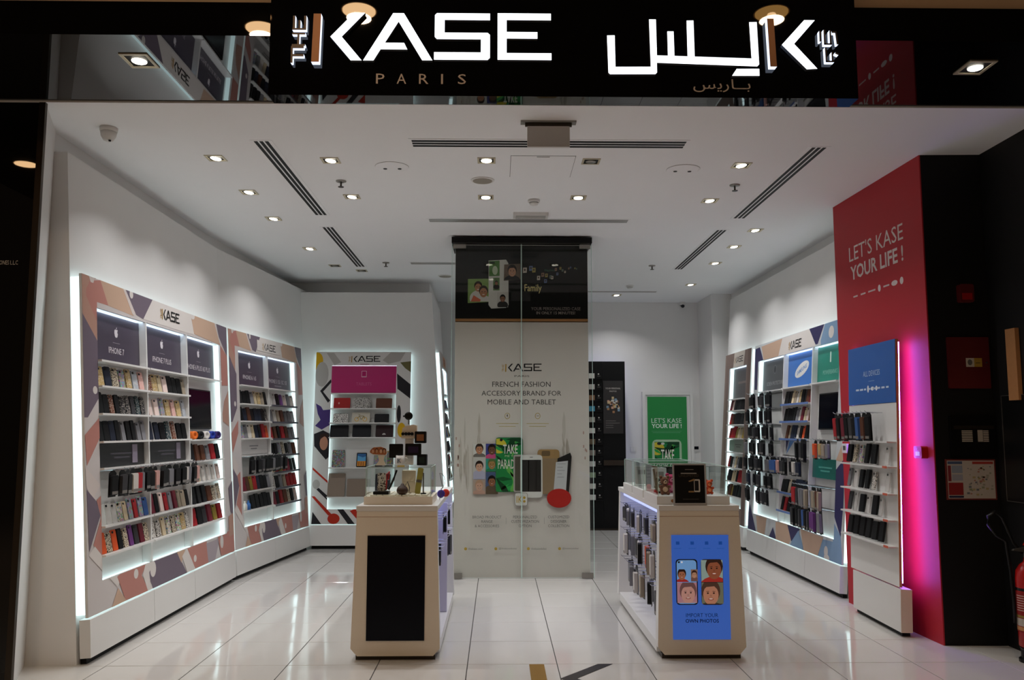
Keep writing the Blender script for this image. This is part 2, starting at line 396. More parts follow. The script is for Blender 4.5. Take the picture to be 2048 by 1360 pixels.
PAT_T=[
('y','e',0.016,2.488,0.080,0.121),
('k','e',0.087,2.307,0.089,0.170),
('k',(0.14,2.60),(0.24,2.60),(0.34,2.47),(0.25,2.43)),
('k',(0.90,2.50),(1.01,2.61),(1.21,2.61),(1.14,2.49),(0.98,2.45)),
('d',(1.10,2.32),(1.31,2.15),(1.32,1.95),(1.11,2.11)),
('v',(1.14,2.47),(1.31,2.49),(1.31,2.32),(1.21,2.39)),
('d',(0.07,2.08),(0.21,2.24),(0.22,2.20),(0.11,2.07),(0.21,1.95),(0.18,1.92)),
('u',(0.02,1.91),(0.09,1.87),(0.12,1.82),(0.22,1.83),(0.23,1.63),(0.11,1.56),(0.02,1.61),(0.09,1.69),(0.05,1.77)),
('d',(0.01,1.50),(0.13,1.55),(0.23,1.50),(0.24,1.22),(0.18,1.16),(0.02,1.34)),
('f','e',0.145,1.378,0.055,0.093),
('h',(0.08,1.42),(0.10,1.50),(0.18,1.51),(0.21,1.44),(0.15,1.47)),
('r',(0.01,1.06),(0.24,0.86),(0.24,0.83),(0.01,1.03)),
('k','e',0.065,0.837,0.049,0.061),
('d',(0.10,0.79),(0.25,0.66),(0.25,0.60),(0.07,0.77)),
('r',(0.01,0.68),(0.05,0.68),(0.28,0.45),(0.24,0.43)),
('r','e',0.310,0.390,0.081,0.068),
('d',(0.03,0.48),(0.16,0.31),(0.02,0.31)),
('d',(0.34,0.53),(0.42,0.53),(0.60,0.31),(0.51,0.31)),
('r',(0.52,0.49),(0.62,0.53),(0.62,0.38)),
('d','e',1.137,1.770,0.028,0.118),
('y','e',1.177,1.554,0.055,0.098),
]
# ---------------------------------------------------------------- room shell
S = .0715                                  # batter of the inner walls (the top leans away from the room)
CZ = 3.65
PX, PY = .597, .6175
fl = MB(); fl.box(-9, 9, 4.619, 15, -.2, -.004, 0); fl.box(-9, 9, -9, 4.619, -.2, 0, 1)
floor = struct(fl.build('floor', [M['grout'], M['tile']]), 'polished white tile floor of the shop')
def tmesh():
    b = MB(); x, y, e = PX/2-.0028, PY/2-.0028, .0015
    b.v = [(-x, -y, -.01), (x, -y, -.01), (x, y, -.01), (-x, y, -.01), (-x, -y, -e), (x, -y, -e), (x, y, -e), (-x, y, -e), (-x+e, -y+e, 0), (x-e, -y+e, 0), (x-e, y-e, 0), (-x+e, y-e, 0)]
    b.f = [(8, 9, 10, 11), (4, 5, 9, 8), (5, 6, 10, 9), (6, 7, 11, 10), (7, 4, 8, 11), (0, 1, 5, 4), (1, 2, 6, 5), (2, 3, 7, 6), (3, 0, 4, 7)]
    b.m = [0]*9; b.c = [None]*9; return b.mesh('floor_tile', [M['tile']])
TM = tmesh(); rt = random.Random(5)
for i in range(-7, 7):
    for j in range(-2, 14):
        o = link('floor_tile', TM, floor); o.location = (.4+(i+.5)*PX, 5.854+(j+.5)*PY, -.0005)
        o.rotation_euler = (rt.uniform(-1, 1)*.0012, rt.uniform(-1, 1)*.0012, 0)
c = MB(); c.box(-3.6, 3.75, 5.335, 14.1, CZ, CZ+.12)
struct(c.build('ceiling', M['ceil']), 'white shop ceiling')
def wedge(name, bot, top, z1, m, label):
    b = MB(); n = len(bot); b.v = [(x, y, 0) for x, y in bot]+[(x, y, z1) for x, y in top]
    b.f = [tuple(reversed(range(n))), tuple(range(n, 2*n))]+[(i, (i+1) % n, n+(i+1) % n, n+i) for i in range(n)]
    b.m = [0]*len(b.f); b.c = [None]*len(b.f); return struct(b.build(name, m), label)
d35 = S*3.5
UB = Vector((.1118, .9937)); NB = Vector((UB.y, -UB.x))
J = (-2.783, 9.06); J2 = (J[0]+UB.x*2.9, J[1]+UB.y*2.9)
JT = (-2.783-d35, 9.06+d35*.056); J2T = (J2[0]-NB.x*d35, J2[1]-NB.y*d35)
wedge('wall_left', [(-3.13, 5.87), (-2.783, 5.87), J, (-3.13, J[1])], [(-3.13, 5.87), (-2.783-d35, 5.87), JT, (-3.13, JT[1])], 3.5, M['paint'], 'battered white left wall behind the nearer display')
wedge('wall_left', [(-3.13, J[1]+.001), (J[0], J[1]+.001), J2, (-3.13, J2[1])], [(-3.13, JT[1]+.001), (JT[0], JT[1]+.001), J2T, (-3.13, J2T[1])], 3.5, M['paint'], 'battered white left wall behind the farther display')
wedge('wall_back', [(-2.95, 11.46), (-.67, 11.46), (-.67, 13.4), (-2.95, 13.4)], [(-2.95, 11.46+S*3.45), (-.67-S*3.45, 11.46+S*3.45), (-.67-S*3.45, 13.4), (-2.95, 13.4)], 3.45, M['paint'], 'battered white block behind the tablet display')
wedge('wall_right', [(3.25, 7.84), (3.6, 7.84), (3.6, 12.6), (3.25, 12.6)], [(3.25+d35, 7.84), (3.6, 7.84), (3.6, 12.6), (3.25+d35, 12.6)], 3.5, M['paint'], 'battered white right wall behind the displays')
def pwall(name, poly, z0, z1, m, label):
    b = MB(); b.prism(poly, z0, z1, 0, axis='z'); return struct(b.build(name, m), label)
pwall('wall_left', [(-3.2, 5.88), (-3.14, 5.88), (-3.14, 9.0), (-2.97, 12.1), (-3.2, 12.1)], 0, CZ, M['paint'], 'true left wall above the battered one')
pwall('wall_back', [(-3.2, 12.101), (-.98, 12.101), (-.98, 13.9), (-3.2, 13.9)], 3.451, CZ, M['paint'], 'wall strip over the tablet block')
pwall('wall_back', [(-1.2, 13.9), (3.31, 13.9), (3.31, 14.05), (-1.2, 14.05)], 0, CZ, M['paint'], 'plain white back wall with the door')
pwall('wall_back', [(3.31, 12.99), (3.75, 12.99), (3.75, 14.05), (3.311, 14.05)], 0, CZ, M['paint'], 'white pier in the far right corner')
pwall('wall_right', [(3.62, 7.84), (3.75, 7.84), (3.75, 12.985), (3.62, 12.985)], 0, CZ, M['paint'], 'true right wall above the battered one')
pwall('wall_right', [(3.187, 7.834), (3.239, 6.29), (3.80, 6.27), (3.80, 7.834)], 0, CZ, M['blackwall'], 'black column front beside the red panel')
RED = pwall('wall_right', [(3.177, 7.834), (3.229, 6.288), (3.2385, 6.288), (3.1865, 7.834)], 0, CZ-.001, M['red'], 'red wall panel with the slogan')
pwall('wall_right', [(3.69, 2.0), (3.80, 2.0), (3.80, 6.268), (3.69, 6.268)], 0, 3.655, M['blackwall'], 'black side wall in front of the column')
pwall('trim_1', [(-2.925, 5.365), (-3.125, 5.868), (-3.21, 5.868), (-3.05, 5.365)], 0, CZ, M['paint'], 'white splayed reveal at the left of the shopfront')
pwall('trim_2', [(-2.955, 5.335), (-2.915, 5.335), (-2.915, 5.362), (-2.955, 5.362)], 0, CZ, M['dkmetal'], 'dark metal edge strip of the shopfront')
pwall('wall_front', [(-7, 5.34), (-2.957, 5.34), (-2.957, 5.362), (-7, 5.362)], 0, 3.66, M['blackgloss'], 'black glossy shopfront pilaster at the left')
fz = MB(); fz.box(-7, 7, 4.4, 5.33, 3.66, 3.848); struct(fz.build('trim_3', M['blackgloss']), 'black glossy shopfront soffit and fascia')
bz = MB(); bz.box(-7, 7, 4.43, 4.6, 3.85, 5.0); struct(bz.build('wall_front', M['beige']), 'beige mall bulkhead above the fascia')
mz = MB(); mz.box(-7, 7, -8, 4.6, 5.001, 5.15); struct(mz.build('ceiling', mat('dark_mall_ceiling', (70, 62, 56), .8, noise=.05)), 'dark mall ceiling in front of the shop')

# ---------------------------------------------------------------- lights in the ceiling
def area(parent, loc, size, power, col, spread=2.4, rot=(0, 0, 0)):
    L = bpy.data.lights.new('lamp_light', 'AREA'); L.shape = 'DISK'; L.size = size; L.energy = power; L.color = lin(col)[:3]; L.spread = spread
    o = bpy.data.objects.new('lamp_light', L); COL.objects.link(o); o.parent = parent; o.location = loc; o.rotation_euler = rot; return o
fr = MB()
for a in ((-.07, .07, -.07, -.055), (-.07, .07, .055, .07), (-.07, -.055, -.055, .055), (.055, .07, -.055, .055)): fr.box(a[0], a[1], a[2], a[3], -.006, 0)
DFR = fr.mesh('frame', [mat('pale_gold_trim', (196, 186, 160), .4, metal=.3, noise=.03)])
bx = MB(); bx.box(-.055, .055, -.055, .055, -.0015, 0); DBX = bx.mesh('recess_plate', [M['black']])
lp = MB(); lp.lathe([(.042, 0), (.041, -.004), (.034, -.008), (.012, -.01)], n=20); DLP = lp.mesh('lamp_face', [M['lamp']], True)
DOFF = lp.mesh('lamp_face', [M['steel']], True)
LIGHTS = [(-2.19, 6.45), (-1.31, 6.49), (-.09, 6.47), (.73, 6.48), (1.94, 6.56), (-2.21, 7.4), (-1.32, 7.53), (-.11, 7.53), (.73, 7.53), (1.95, 7.61), (-2.24, 8.35), (-2.19, 9.76), (2.72, 8.76), (2.72, 9.57), (2.75, 10.54), (2.8, 12.14), (1.86, 13.12), (-2.09, 10.79), (-1.8, 11.13)]
COLN = lambda x: 'far left' if x < -2 else 'centre left' if x < -.5 else 'middle' if x < .3 else 'centre right' if x < 1.5 else 'right' if x < 2.5 else 'far right'
seen = {}
for i, (x, y) in enumerate(LIGHTS):
    off = i in (3, 17, 18)
    t = empty('ceiling_downlight', TR(x, y, CZ))
    k = COLN(x); seen[k] = seen.get(k, 0)+1
    lab = 'unlit square recessed ceiling spotlight in front of the access hatch' if i == 3 else 'unlit square recessed ceiling spotlight near the tablet wall, %s' % ('left of the vent' if i == 17 else 'behind the vent') if off else \
        'lit square recessed ceiling spotlight, %s from the shopfront in the %s row' % (ORD[seen[k]-1], k)
    tag(t, lab, 'ceiling light', 'square spotlights in the shop ceiling')
    link('frame', DFR, t); link('recess_plate', DBX, t)
    o = link('lamp_face', DOFF if off else DLP, t); o.location = (0, 0, -.004)
    if abs(x) > 1.2: o.rotation_euler = (0, (.16 if x < 0 else -.16), 0)
    if not off: area(t, (0, 0, -.03), .09, SHOP_LAMP, (254, 254, 255), 2.15)
for x, y, w in ((-2.06, 4.72, 'left'), (2.79, 4.73, 'right')):
    t = tag(empty('soffit_downlight', TR(x, y, 3.66)), 'lit square spotlight in the black glossy soffit %s of the sign' % w, 'ceiling light', 'spotlights in the black soffit')
    link('frame', DFR, t).scale = (1.15, 1.35, 1); link('recess_plate', DBX, t).scale = (1.15, 1.35, 1); o = link('lamp_face', DLP, t); o.location = (0, 0, -.004)
    area(t, (0, 0, -.03), .09, SHOP_LAMP*.5, (255, 236, 205), 1.6)
ring = MB(); ring.lathe([(.15, 0), (.15, -.006), (.137, -.006), (.137, 0)], n=28); MRG = ring.mesh('trim_ring', [M['beige']], True)
dome = MB(); dome.lathe([(.135, -.002), (.134, -.012), (.03, -.018)], n=28); MDM = dome.mesh('lamp_face', [M['mlamp']], True)
amb = MB(); amb.lathe([(.134, -.002), (.132, -.012), (.03, -.014)], n=28); MDA = amb.mesh('lamp_face', [M['mlampg']], True)
blb = MB(); blb.lathe([(.03, -.002), (.04, -.03), (.03, -.05), (.005, -.055)], n=12); MBL = blb.mesh('bulb', [M['mlamp']], True)
MALL = [(-2.04, 1.75), (-1.15, 1.84), (2.27, 1.86), (-6.15, -.2), (-3.5, -2.5), (-1.2, -2.6), (1.2, -2.6), (3.5, -2.5)]  # last four are unseen, added for general warm mall light
for i, (x, y) in enumerate(MALL):
    t = tag(empty('mall_downlight', TR(x, y, 5.0)), 'round warm downlight in the mall ceiling, seen as a reflection, number %s from the left' % ORD[i] if i < 4 else 'added round warm downlight in the mall ceiling behind the viewer', 'ceiling light', 'added unseen mall downlights' if i >= 4 else None)
    if i < 4: t['label'] = ['round warm mall downlight reflected in the fascia beside the sign', 'round warm mall downlight reflected above the white letter K', 'amber mall downlight reflected above the brown Arabic stroke', 'round mall downlight reflected in the left glossy pilaster'][i]
    if i >= 4: t['label'] = 'added unseen warm mall downlight behind the viewer, %s of four from the left' % ORD[i-4]
    link('trim_ring', MRG, t); link('lamp_face', MDA if i == 2 else MDM, t)
    if i == 2: link('bulb', MBL, t)
    area(t, (0, 0, -.07), .2, MALL_LAMP*(.5 if i == 2 else 1), (255, 219, 182), 2.6, (0, 0, 0))

# ---------------------------------------------------------------- other ceiling fittings
def vent(x0, x1, y0, y1, along, label, pale=False, grp='linear slot vents in the ceiling'):
    t = tag(empty('slot_vent', TR((x0+x1)/2, (y0+y1)/2, CZ)), label, 'ceiling vent', grp)
    w, d = (x1-x0)/2, (y1-y0)/2; b = MB()
    b.box(-w-.02, w+.02, -d-.02, d+.02, -.003, 0); b.build('frame', M['ceil'], t)
    for k in range(3):
        s = MB()
        if along == 'y': a = -w+(k+.15)*2*w/3; s.box(a, a+1.3*w/3, -d, d, -.0045, -.003)
        else: a = -d+(k+.15)*2*d/3; s.box(-w, w, a, a+1.3*d/3, -.0045, -.003)
        s.build('slot', M['steel'] if pale else M['black'], t)
vent(-1.79, -1.67, 6.05, 8.19, 'y', 'long slot vent running back along the left ceiling, nearer one')
vent(-1.83, -1.71, 8.7, 10.84, 'y', 'long slot vent running back along the left ceiling, farther one')
vent(2.34, 2.46, 6.12, 8.25, 'y', 'long slot vent running back along the right ceiling, nearer one')
vent(2.31, 2.42, 8.76, 10.95, 'y', 'long slot vent running back along the right ceiling, farther one')
vent(-.63, 1.38, 6.0, 6.16, 'x', 'black crosswise slot vent behind the hanging blank sign')
vent(-.69, 1.31, 8.33, 8.46, 'x', 'pale grey crosswise slot vent above the poster column', True)
vent(1.3, 2.42, 12.74, 12.84, 'x', 'pale crosswise slot vent near the back wall', True)
vent(-1.1, -.45, 10.55, 10.68, 'x', 'pale crosswise slot vent left of the poster column top', True)
for x, y, l in ((-1.33, 7.05, 'front left'), (2.04, 7.11, 'front right'), (-1.41, 10.58, 'rear left'), (1.98, 10.72, 'rear right')):
    t = tag(empty('sprinkler', TR(x, y, CZ)), 'small metal fire sprinkler on the ceiling, %s' % l, 'sprinkler', 'ceiling sprinklers')
    b = MB(); b.lathe([(.045, 0), (.043, -.008), (.02, -.012)], n=16); b.build('escutcheon', M['steel'], t, True)
    b = MB(); b.lathe([(.008, -.01), (.008, -.05)], n=8); b.lathe([(.025, -.05), (.025, -.054)], n=12); b.build('nozzle', M['dkmetal'], t)
for x, y, l in ((.33, 7.62, 'round white smoke detector in front of the emergency light'), (1.93, 12.24, 'round white smoke detector near the back right ceiling')):
    t = tag(empty('smoke_detector', TR(x, y, CZ)), l, 'smoke detector', 'ceiling smoke detectors')
    b = MB(); b.lathe([(.055, 0), (.055, -.02), (.05, -.025)], n=20); b.build('base', M['lam'], t, True)
    b = MB(); b.lathe([(.04, -.027), (.038, -.045), (.02, -.052)], n=20); b.build('sensor_head', M['lam'], t, True)
    b = MB(); b.lathe([(.042, -.0252), (.042, -.0268)], n=20); b.build('gap_ring', M['black'], t)
b = MB(); b.box(.15, .49, 8.06, 8.22, CZ-.03, CZ); e = tag(b.build('emergency_light', M['lam']), 'flat rectangular emergency light on the ceiling above the poster column', 'emergency light')
b = MB(); b.box(.175, .465, 8.08, 8.2, CZ-.034, CZ-.03); b.build('diffuser', mat('grey_diffuser', (170, 170, 166), .3, noise=.03), e)
b = MB(); b.box(.18, .46, 8.135, 8.145, CZ-.04, CZ-.034); b.build('tube_lamp', M['lam'], e)
for x, y, l in ((-.85, 6.65, 'left'), (1.5, 6.68, 'right')):
    t = tag(empty('round_ceiling_fitting', TR(x, y, CZ)), 'round white ceiling disc with two black eyes, %s one' % l, 'ceiling fitting', 'round discs with two eyes')
    b = MB(); b.lathe([(.135, 0), (.134, -.005), (.12, -.007)], n=32); b.build('cover_disc', M['ceil'], t)
    b = MB(); b.lathe([(.1355, 0), (.1355, -.002)], n=32); b.build('rim_line', M['steel'], t)
    for sx in (-1, 1):
        b = MB(); b.lathe([(.017, -.006), (.014, -.011)], (sx*.058, .03, 0), 12); b.build('eye', M['darkplas'], t)
for x, y, l in ((-.13, 7.0, 'round beige ceiling loudspeaker between the middle spotlights'), (-.72, 11.5, 'round ceiling loudspeaker left of the poster column top')):
    t = tag(empty('ceiling_speaker', TR(x, y, CZ)), l, 'loudspeaker', 'round ceiling loudspeakers')
    b = MB(); b.lathe([(.1, 0), (.098, -.008), (.085, -.01)], n=28); b.build('rim', M['lam'], t)
    b = MB(); b.lathe([(.083, -.0095), (.08, -.013)], n=28); b.build('grille', mat('beige_grille', (150, 142, 130), .7, noise=.15, nscale=300), t)
t = tag(empty('ceiling_hatch', TR(.35, 6.63, CZ)), 'square white access hatch flush in the ceiling behind the hanging blank sign', 'hatch')
b = MB(); b.box(-.252, .252, -.277, .277, -.001, 0); b.build('joint', M['grout'], t)
b = MB(); b.box(-.249, .249, -.274, .274, -.003, -.001); b.build('hatch_panel', M['ceil'], t)
b = MB(); b.box(-.05, .05, -.262, -.254, -.006, -.003); b.build('latch', M['steel'], t)
t = tag(empty('hanging_sign', TR(.345, 5.63, CZ)), 'blank grey back of a hanging sign near the shopfront ceiling', 'sign')
b = MB(); b.box(-.19, .19, -.03, .03, -.012, 0); b.build('ceiling_plate', M['steel'], t)
b = MB(); b.box(-.16, .16, -.006, .006, -.035, -.012); b.build('hanger', M['dkmetal'], t)
b = MB(); b.prism(rrect(-.145, .145, -.18, -.035, .004), -.012, .012); b.build('blank_panel', mat('grey_sign_back', (205, 200, 196), .5, noise=.03), t)
t = tag(empty('dome_camera', TR(-2.72, 5.80, CZ)), 'white dome security camera at the front left ceiling corner', 'security camera')
b = MB(); b.lathe([(.06, 0), (.06, -.02), (.056, -.03)], n=20); b.build('base', M['lam'], t, True)
b = MB(); b.lathe([(.055, -.03), (.05, -.06), (.033, -.09), (.01, -.1)], n=20); b.build('dome', M['lam'], t, True)
b = MB(); b.lathe([(.01, -.096), (.008, -.104)], (.02, -.02, 0), 8); b.build('lens', M['darkplas'], t)
t = tag(empty('bullet_camera', TR(3.05, 13.86, 3.60)), 'small dark security camera under the ceiling in the back right corner', 'security camera')
b = MB(); b.lathe([(.05, 0), (.05, .05)], (0, 0, 0), 12); b.build('base', M['lam'], t)
b = MB(); b.lathe([(.028, -.05), (.032, .02)], (0, 0, 0), 12, T=RX(-1.1)); b.build('camera_body', M['darkplas'], t)

# ---------------------------------------------------------------- the lit shop sign
sg = tag(empty('shop_sign', TR(0, 4.28, 0)), 'black glossy shop sign board with white lit Latin and Arabic letters', 'sign')
b = MB(); b.box(-1.195, 1.895, 0, .118, 3.283, 4.1); b.build('sign_board', M['blackgloss'], sg)
LH = .262; LX, LZ = -1.081, 3.459
def letter(name, polys, y0, y1, fm, sm, label=None):
    b = MB()
    for P in polys:
        a = sum(P[i-1][0]*P[i][1]-P[i][0]*P[i-1][1] for i in range(len(P)))
        b.prism(P if a > 0 else P[::-1], y0, y1, 0, 1)
    o = b.build(name, [fm, sm], sg)
    if label: o['label'] = label
    return o
T = lambda P: [(LX+x*LH, LZ+z*LH) for x, z in P]
GREY = mat('letter_return', (70, 74, 82), .4, noise=.03)
for nm, P in (('letter_k', LK), ('letter_a', LA), ('letter_s', LS), ('letter_e', LE)): letter(nm, [T(P)], -.03, -.004, M['glow'], GREY)
letter('letter_bar', [T(LI)], -.04, -.004, M['bronze'], M['halo'], 'brown bar with glowing white sides')
for g in LTHE: letter('small_letter', [T(P) for P in g], -.03, -.004, M['dkmetal'], M['halo'], 'small dark letter with glowing sides')
R4 = lambda x0, x1, z0, z1: [(x0, z0), (x1, z0), (x1, z1), (x0, z1)]
letter('arabic_word', [[(.570, 3.605), (.575, 3.402), (.583, 3.394), (.820, 3.396), (.829, 3.405), (.829, 3.458), (1.355, 3.442), (1.366, 3.453), (1.360, 3.685), (1.320, 3.684), (1.327, 3.485), (1.028, 3.493), (1.026, 3.691), (.990, 3.690), (.991, 3.494), (.922, 3.496), (.920, 3.630), (.887, 3.630), (.888, 3.497), (.830, 3.498), (.828, 3.695), (.792, 3.695), (.797, 3.436), (.612, 3.434), (.610, 3.606)]], -.03, -.004, M['glow'], GREY)
letter('arabic_dots', [[(1.222, 3.390), (1.366, 3.391), (1.366, 3.429), (1.247, 3.428)]], -.03, -.004, M['glow'], GREY)
letter('arabic_bar', [[(1.412, 3.700), (1.447, 3.700), (1.456, 3.437), (1.421, 3.437)]], -.04, -.004, M['bronze'], M['halo'], 'brown bar with glowing white sides')
letter('arabic_chevron', [[(1.612, 3.698), (1.668, 3.698), (1.554, 3.567), (1.672, 3.432), (1.616, 3.428), (1.489, 3.561)]], -.03, -.004, M['glow'], GREY)
px = lambda x, y: (1.671+(x-1665)*.000697, 3.646-(y-240)*.000735)
def strokes(name, segs, w, d):
    P = []
    for a, c_ in segs:
        (x0, z0), (x1, z1) = px(*a), px(*c_); L = math.hypot(x1-x0, z1-z0) or 1; nx, nz = -(z1-z0)/L*w/2, (x1-x0)/L*w/2
        P.append([(x0+nx, z0+nz), (x1+nx, z1+nz), (x1-nx, z1-nz), (x0-nx, z0-nz)])
    return letter(name, P, d, -.004, M['dkmetal'], M['halo'], 'small Arabic letters with glowing sides')
strokes('small_letter', [((1697, 250), (1697, 330)), ((1730, 240), (1730, 352)), ((1724, 347), (1785, 347)), ((1775, 245), (1775, 347)), ((1785, 258), (1822, 258)), ((1817, 258), (1826, 350))], .009, -.03)
strokes('small_letter', [((1735, 372), (1738, 482)), ((1733, 477), (1795, 477)), ((1784, 408), (1784, 477)), ((1806, 412), (1832, 424))], .009, -.03)
for ch, x0, x1 in (('P', -.637, -.593), ('A', -.529, -.480), ('R', -.413, -.364), ('I', -.298, -.288), ('S', -.210, -.168)): cv = Canvas(-.003); cv.text(ch, x0, x1, 3.346, 3.400, (222, 208, 198)); cv.put('city_letter', sg)
cv = Canvas(-.003); cv.text('\ufeb2\ufef3\ufead\ufe8e\u0640\u0640\ufe91', 1.024, 1.325, 3.312, 3.383, (222, 208, 198)); cv.put('city_word', sg)
# lettering on the dark pilaster at the far left
cv = Canvas(5.338); cv.text('ONES L.L.C', -3.145, -3.03, 2.588, 2.615, 'd8d6d2'); tag(cv.put('wall_lettering', None), 'small white lettering on the dark glossy pilaster at far left', 'lettering')
# ---------------------------------------------------------------- display units on the walls
LEAN = -math.atan(S)
PATC = {'o': 'b48c7c', 'p': 'c3a48e', 's': 'b67e74', 'l': 'cfc4bf', 'm': '6f6370', 'w': 'd6cfca', 'g': 'a59aa0', 'n': '37345a', 'b': '7f9cba', 'y': 'd8a91e', 'k': 'b4afaa', 'd': '28262a', 'v': '6a6440', 'u': '4c3a78', 'f': 'c08a70', 'h': '3a2620', 'r': 'b5301f'}
def draw_pattern(cv, items, sx=1.0):
    for i, it in enumerate(items):
        col = PATC[it[0]]
        if it[1] == 'e': P = ellipse(it[2]*sx, it[3], max(.015, it[4]*sx), it[5], 16)
        else: P = [(x*sx, z) for x, z in it[1:]]
        cv.poly(P, col); cv.y -= .00012
class Unit:
    def __init__(s, name, label, x, y, rz, Wd, x0, x1, divs, z0=.305, z1=2.64, zi0=.512, zi1=2.43, base='c9c2c0', lean=LEAN, grp=None):
        s.M = TR(x, y, 0) @ RZ(rz) @ RX(lean); s.W, s.x0, s.x1 = Wd, x0, x1; s.turn = -.5 if rz > .5 else .5 if rz < -.5 else 0
        s.r = tag(empty(name, s.M), label, 'display unit', grp)
        e = [x0]+sum([[d-.011, d+.011] for d in divs], [])+[x1]; 
        if s.turn < 0: e[-1] -= .075
        if s.turn > 0: e[0] += .075
        s.cols = [(e[2*i], e[2*i+1]) for i in range(len(divs)+1)]
        s.zi0, s.zi1 = zi0, zi1
        s.strips = [(0, x0, z0, z1), (x1, Wd, z0, z1), (x0, x1, z0, zi0), (x0, x1, zi1, z1)]
        b = MB()
        for (a, c_, d, e2) in s.strips: b.box(a, c_, 0, .018, d, e2)
        b.build('frame_panel', M['lam'], s.r)
        b = MB(); b.box(x0-.03, x1+.03, .068, .074, zi0-.02, zi1+.02); b.build('back_panel', M['lam'], s.r)
        b = MB()
        for a in ((0.004, .03, z0+.02, z1-.02), (Wd-.03, Wd-.004, z0+.02, z1-.02), (.03, Wd-.03, z0+.02, z0+.04), (.03, Wd-.03, z1-.05, z1-.03)): b.box(a[0], a[1], .0185, .0785, a[2], a[3])
        o = b.build('led_profile', M['led'], s.r); o['label'] = 'glowing white light strip round the panel edge'
        b = MB()
        for a in ((x0-.022, x0-.004, zi0, zi1), (x1+.004, x1+.022, zi0, zi1)): b.box(a[0], a[1], .02, .066, a[2], a[3])
        b.box(x0, x1, .024, .064, zi0-.018, zi0-.004)
        o = b.build('led_profile', M['led'], s.r); o['label'] = 'glowing white light strip inside the recess'
        b = MB(); b.box(x0, x1, .0195, .034, zi1+.010, zi1+.018); o = b.build('led_profile', M['ledtop'], s.r); o['label'] = 'bluish light strip above the header panels'
        for i, d in enumerate(divs):
            b = MB(); b.box(d-.011, d+.011, -.004, .067, zi0+.002, zi1); b.build('divider', M['lam'], s.r)
        ed = [0]+[d for d in divs]+[Wd]
        for i in range(len(ed)-1):
            b = MB(); b.box(ed[i]+.003, ed[i+1]-.003, -.012, .06, .045, z0-.012); b.build('plinth_panel', M['lam'], s.r)
        b = MB(); b.box(.03, Wd-.03, .03, .07, .004, .044); b.build('toe_recess', M['black'], s.r)
        s.base = base; s.cv = Canvas(-.0006); s.cv.clips = s.strips
        s.cv.poly([(0, z0), (Wd, z0), (Wd, z1), (0, z1)], base); s.cv.up()
    def done(s): s.cv.clips = None; s.cv.put('printed_pattern', s.r)
    def at(s, x, y, z): return s.M @ TR(x, y, z)
    def shelf(s, ci, z, m='lam', y0=-.03):
        a, c_ = s.cols[ci]; b = MB(); b.box(a, c_, y0, .066, z-.014, z, 0); 
        if m != 'lam': b.box(a, c_, y0-.004, y0-.0005, z-.018, z+.004, 1)
        b.build('shelf', [M['lam'], M[m]], s.r)
    def header(s, ci, zb, colr, draw, y=.05):
        a, c_ = s.cols[ci]; b = MB(); b.box(a+.002, c_-.002, y, .066, zb, s.zi1-.01); h = b.build('header_panel', mat('header_panel', colr, .35, noise=.02), s.r)
        cv = Canvas(y-.0006); draw(cv, (a+c_)/2, zb, s.zi1-.01, c_-a)
        if cv.f: cv.put('lettering', h)
    def panel(s, ci, zb, zt, colr, draw, y=.03):
        a, c_ = s.cols[ci]; b = MB(); b.box(a+.01, c_-.01, y, .066, zb, zt); h = b.build('notice_panel', mat('notice_panel', colr, .35, noise=.02), s.r)
        cv = Canvas(y-.0006); draw(cv, (a+c_)/2, zb, zt, c_-a)
        if cv.f: cv.put('lettering', h)
# ---- goods: one mesh per kind, every piece an object of its own
def case_mesh(m, w=.07, h=.145, d=.011):
    b = MB(); b.prism(rrect(-w/2, w/2, 0, h, .012, 2), -d/2, d/2, 0)
    b.prism(rrect(-w/2+.008, -w/2+.034, h-.026, h-.010, .005, 1), -d/2-.0012, -d/2, 1); return b.mesh('phone_case', [m, M['darkplas']])
CM = {k: case_mesh(M['c_'+k]) for k in ('plain', 'spots', 'flowers', 'glitter')}
def clear_mesh():
    m, n, l, b = newmat('clear_case_plastic'); b.inputs['Base Color'].default_value = lin('d9d6d2'); b.inputs['Roughness'].default_value = .15; b.inputs['Alpha'].default_value = .45
    return case_mesh(m)
CM['clear'] = clear_mesh()
def book_mesh():
    b = MB(); b.prism(rrect(-.038, .038, 0, .15, .006, 1), -.009, .009, 0); b.box(-.0382, -.034, -.0092, .0092, .004, .146, 0); b.box(.030, .0384, -.010, -.009, .06, .085, 1)
    return b.mesh('phone_case', [M['c_plain'], M['darkplas']])
CM['book'] = book_mesh()
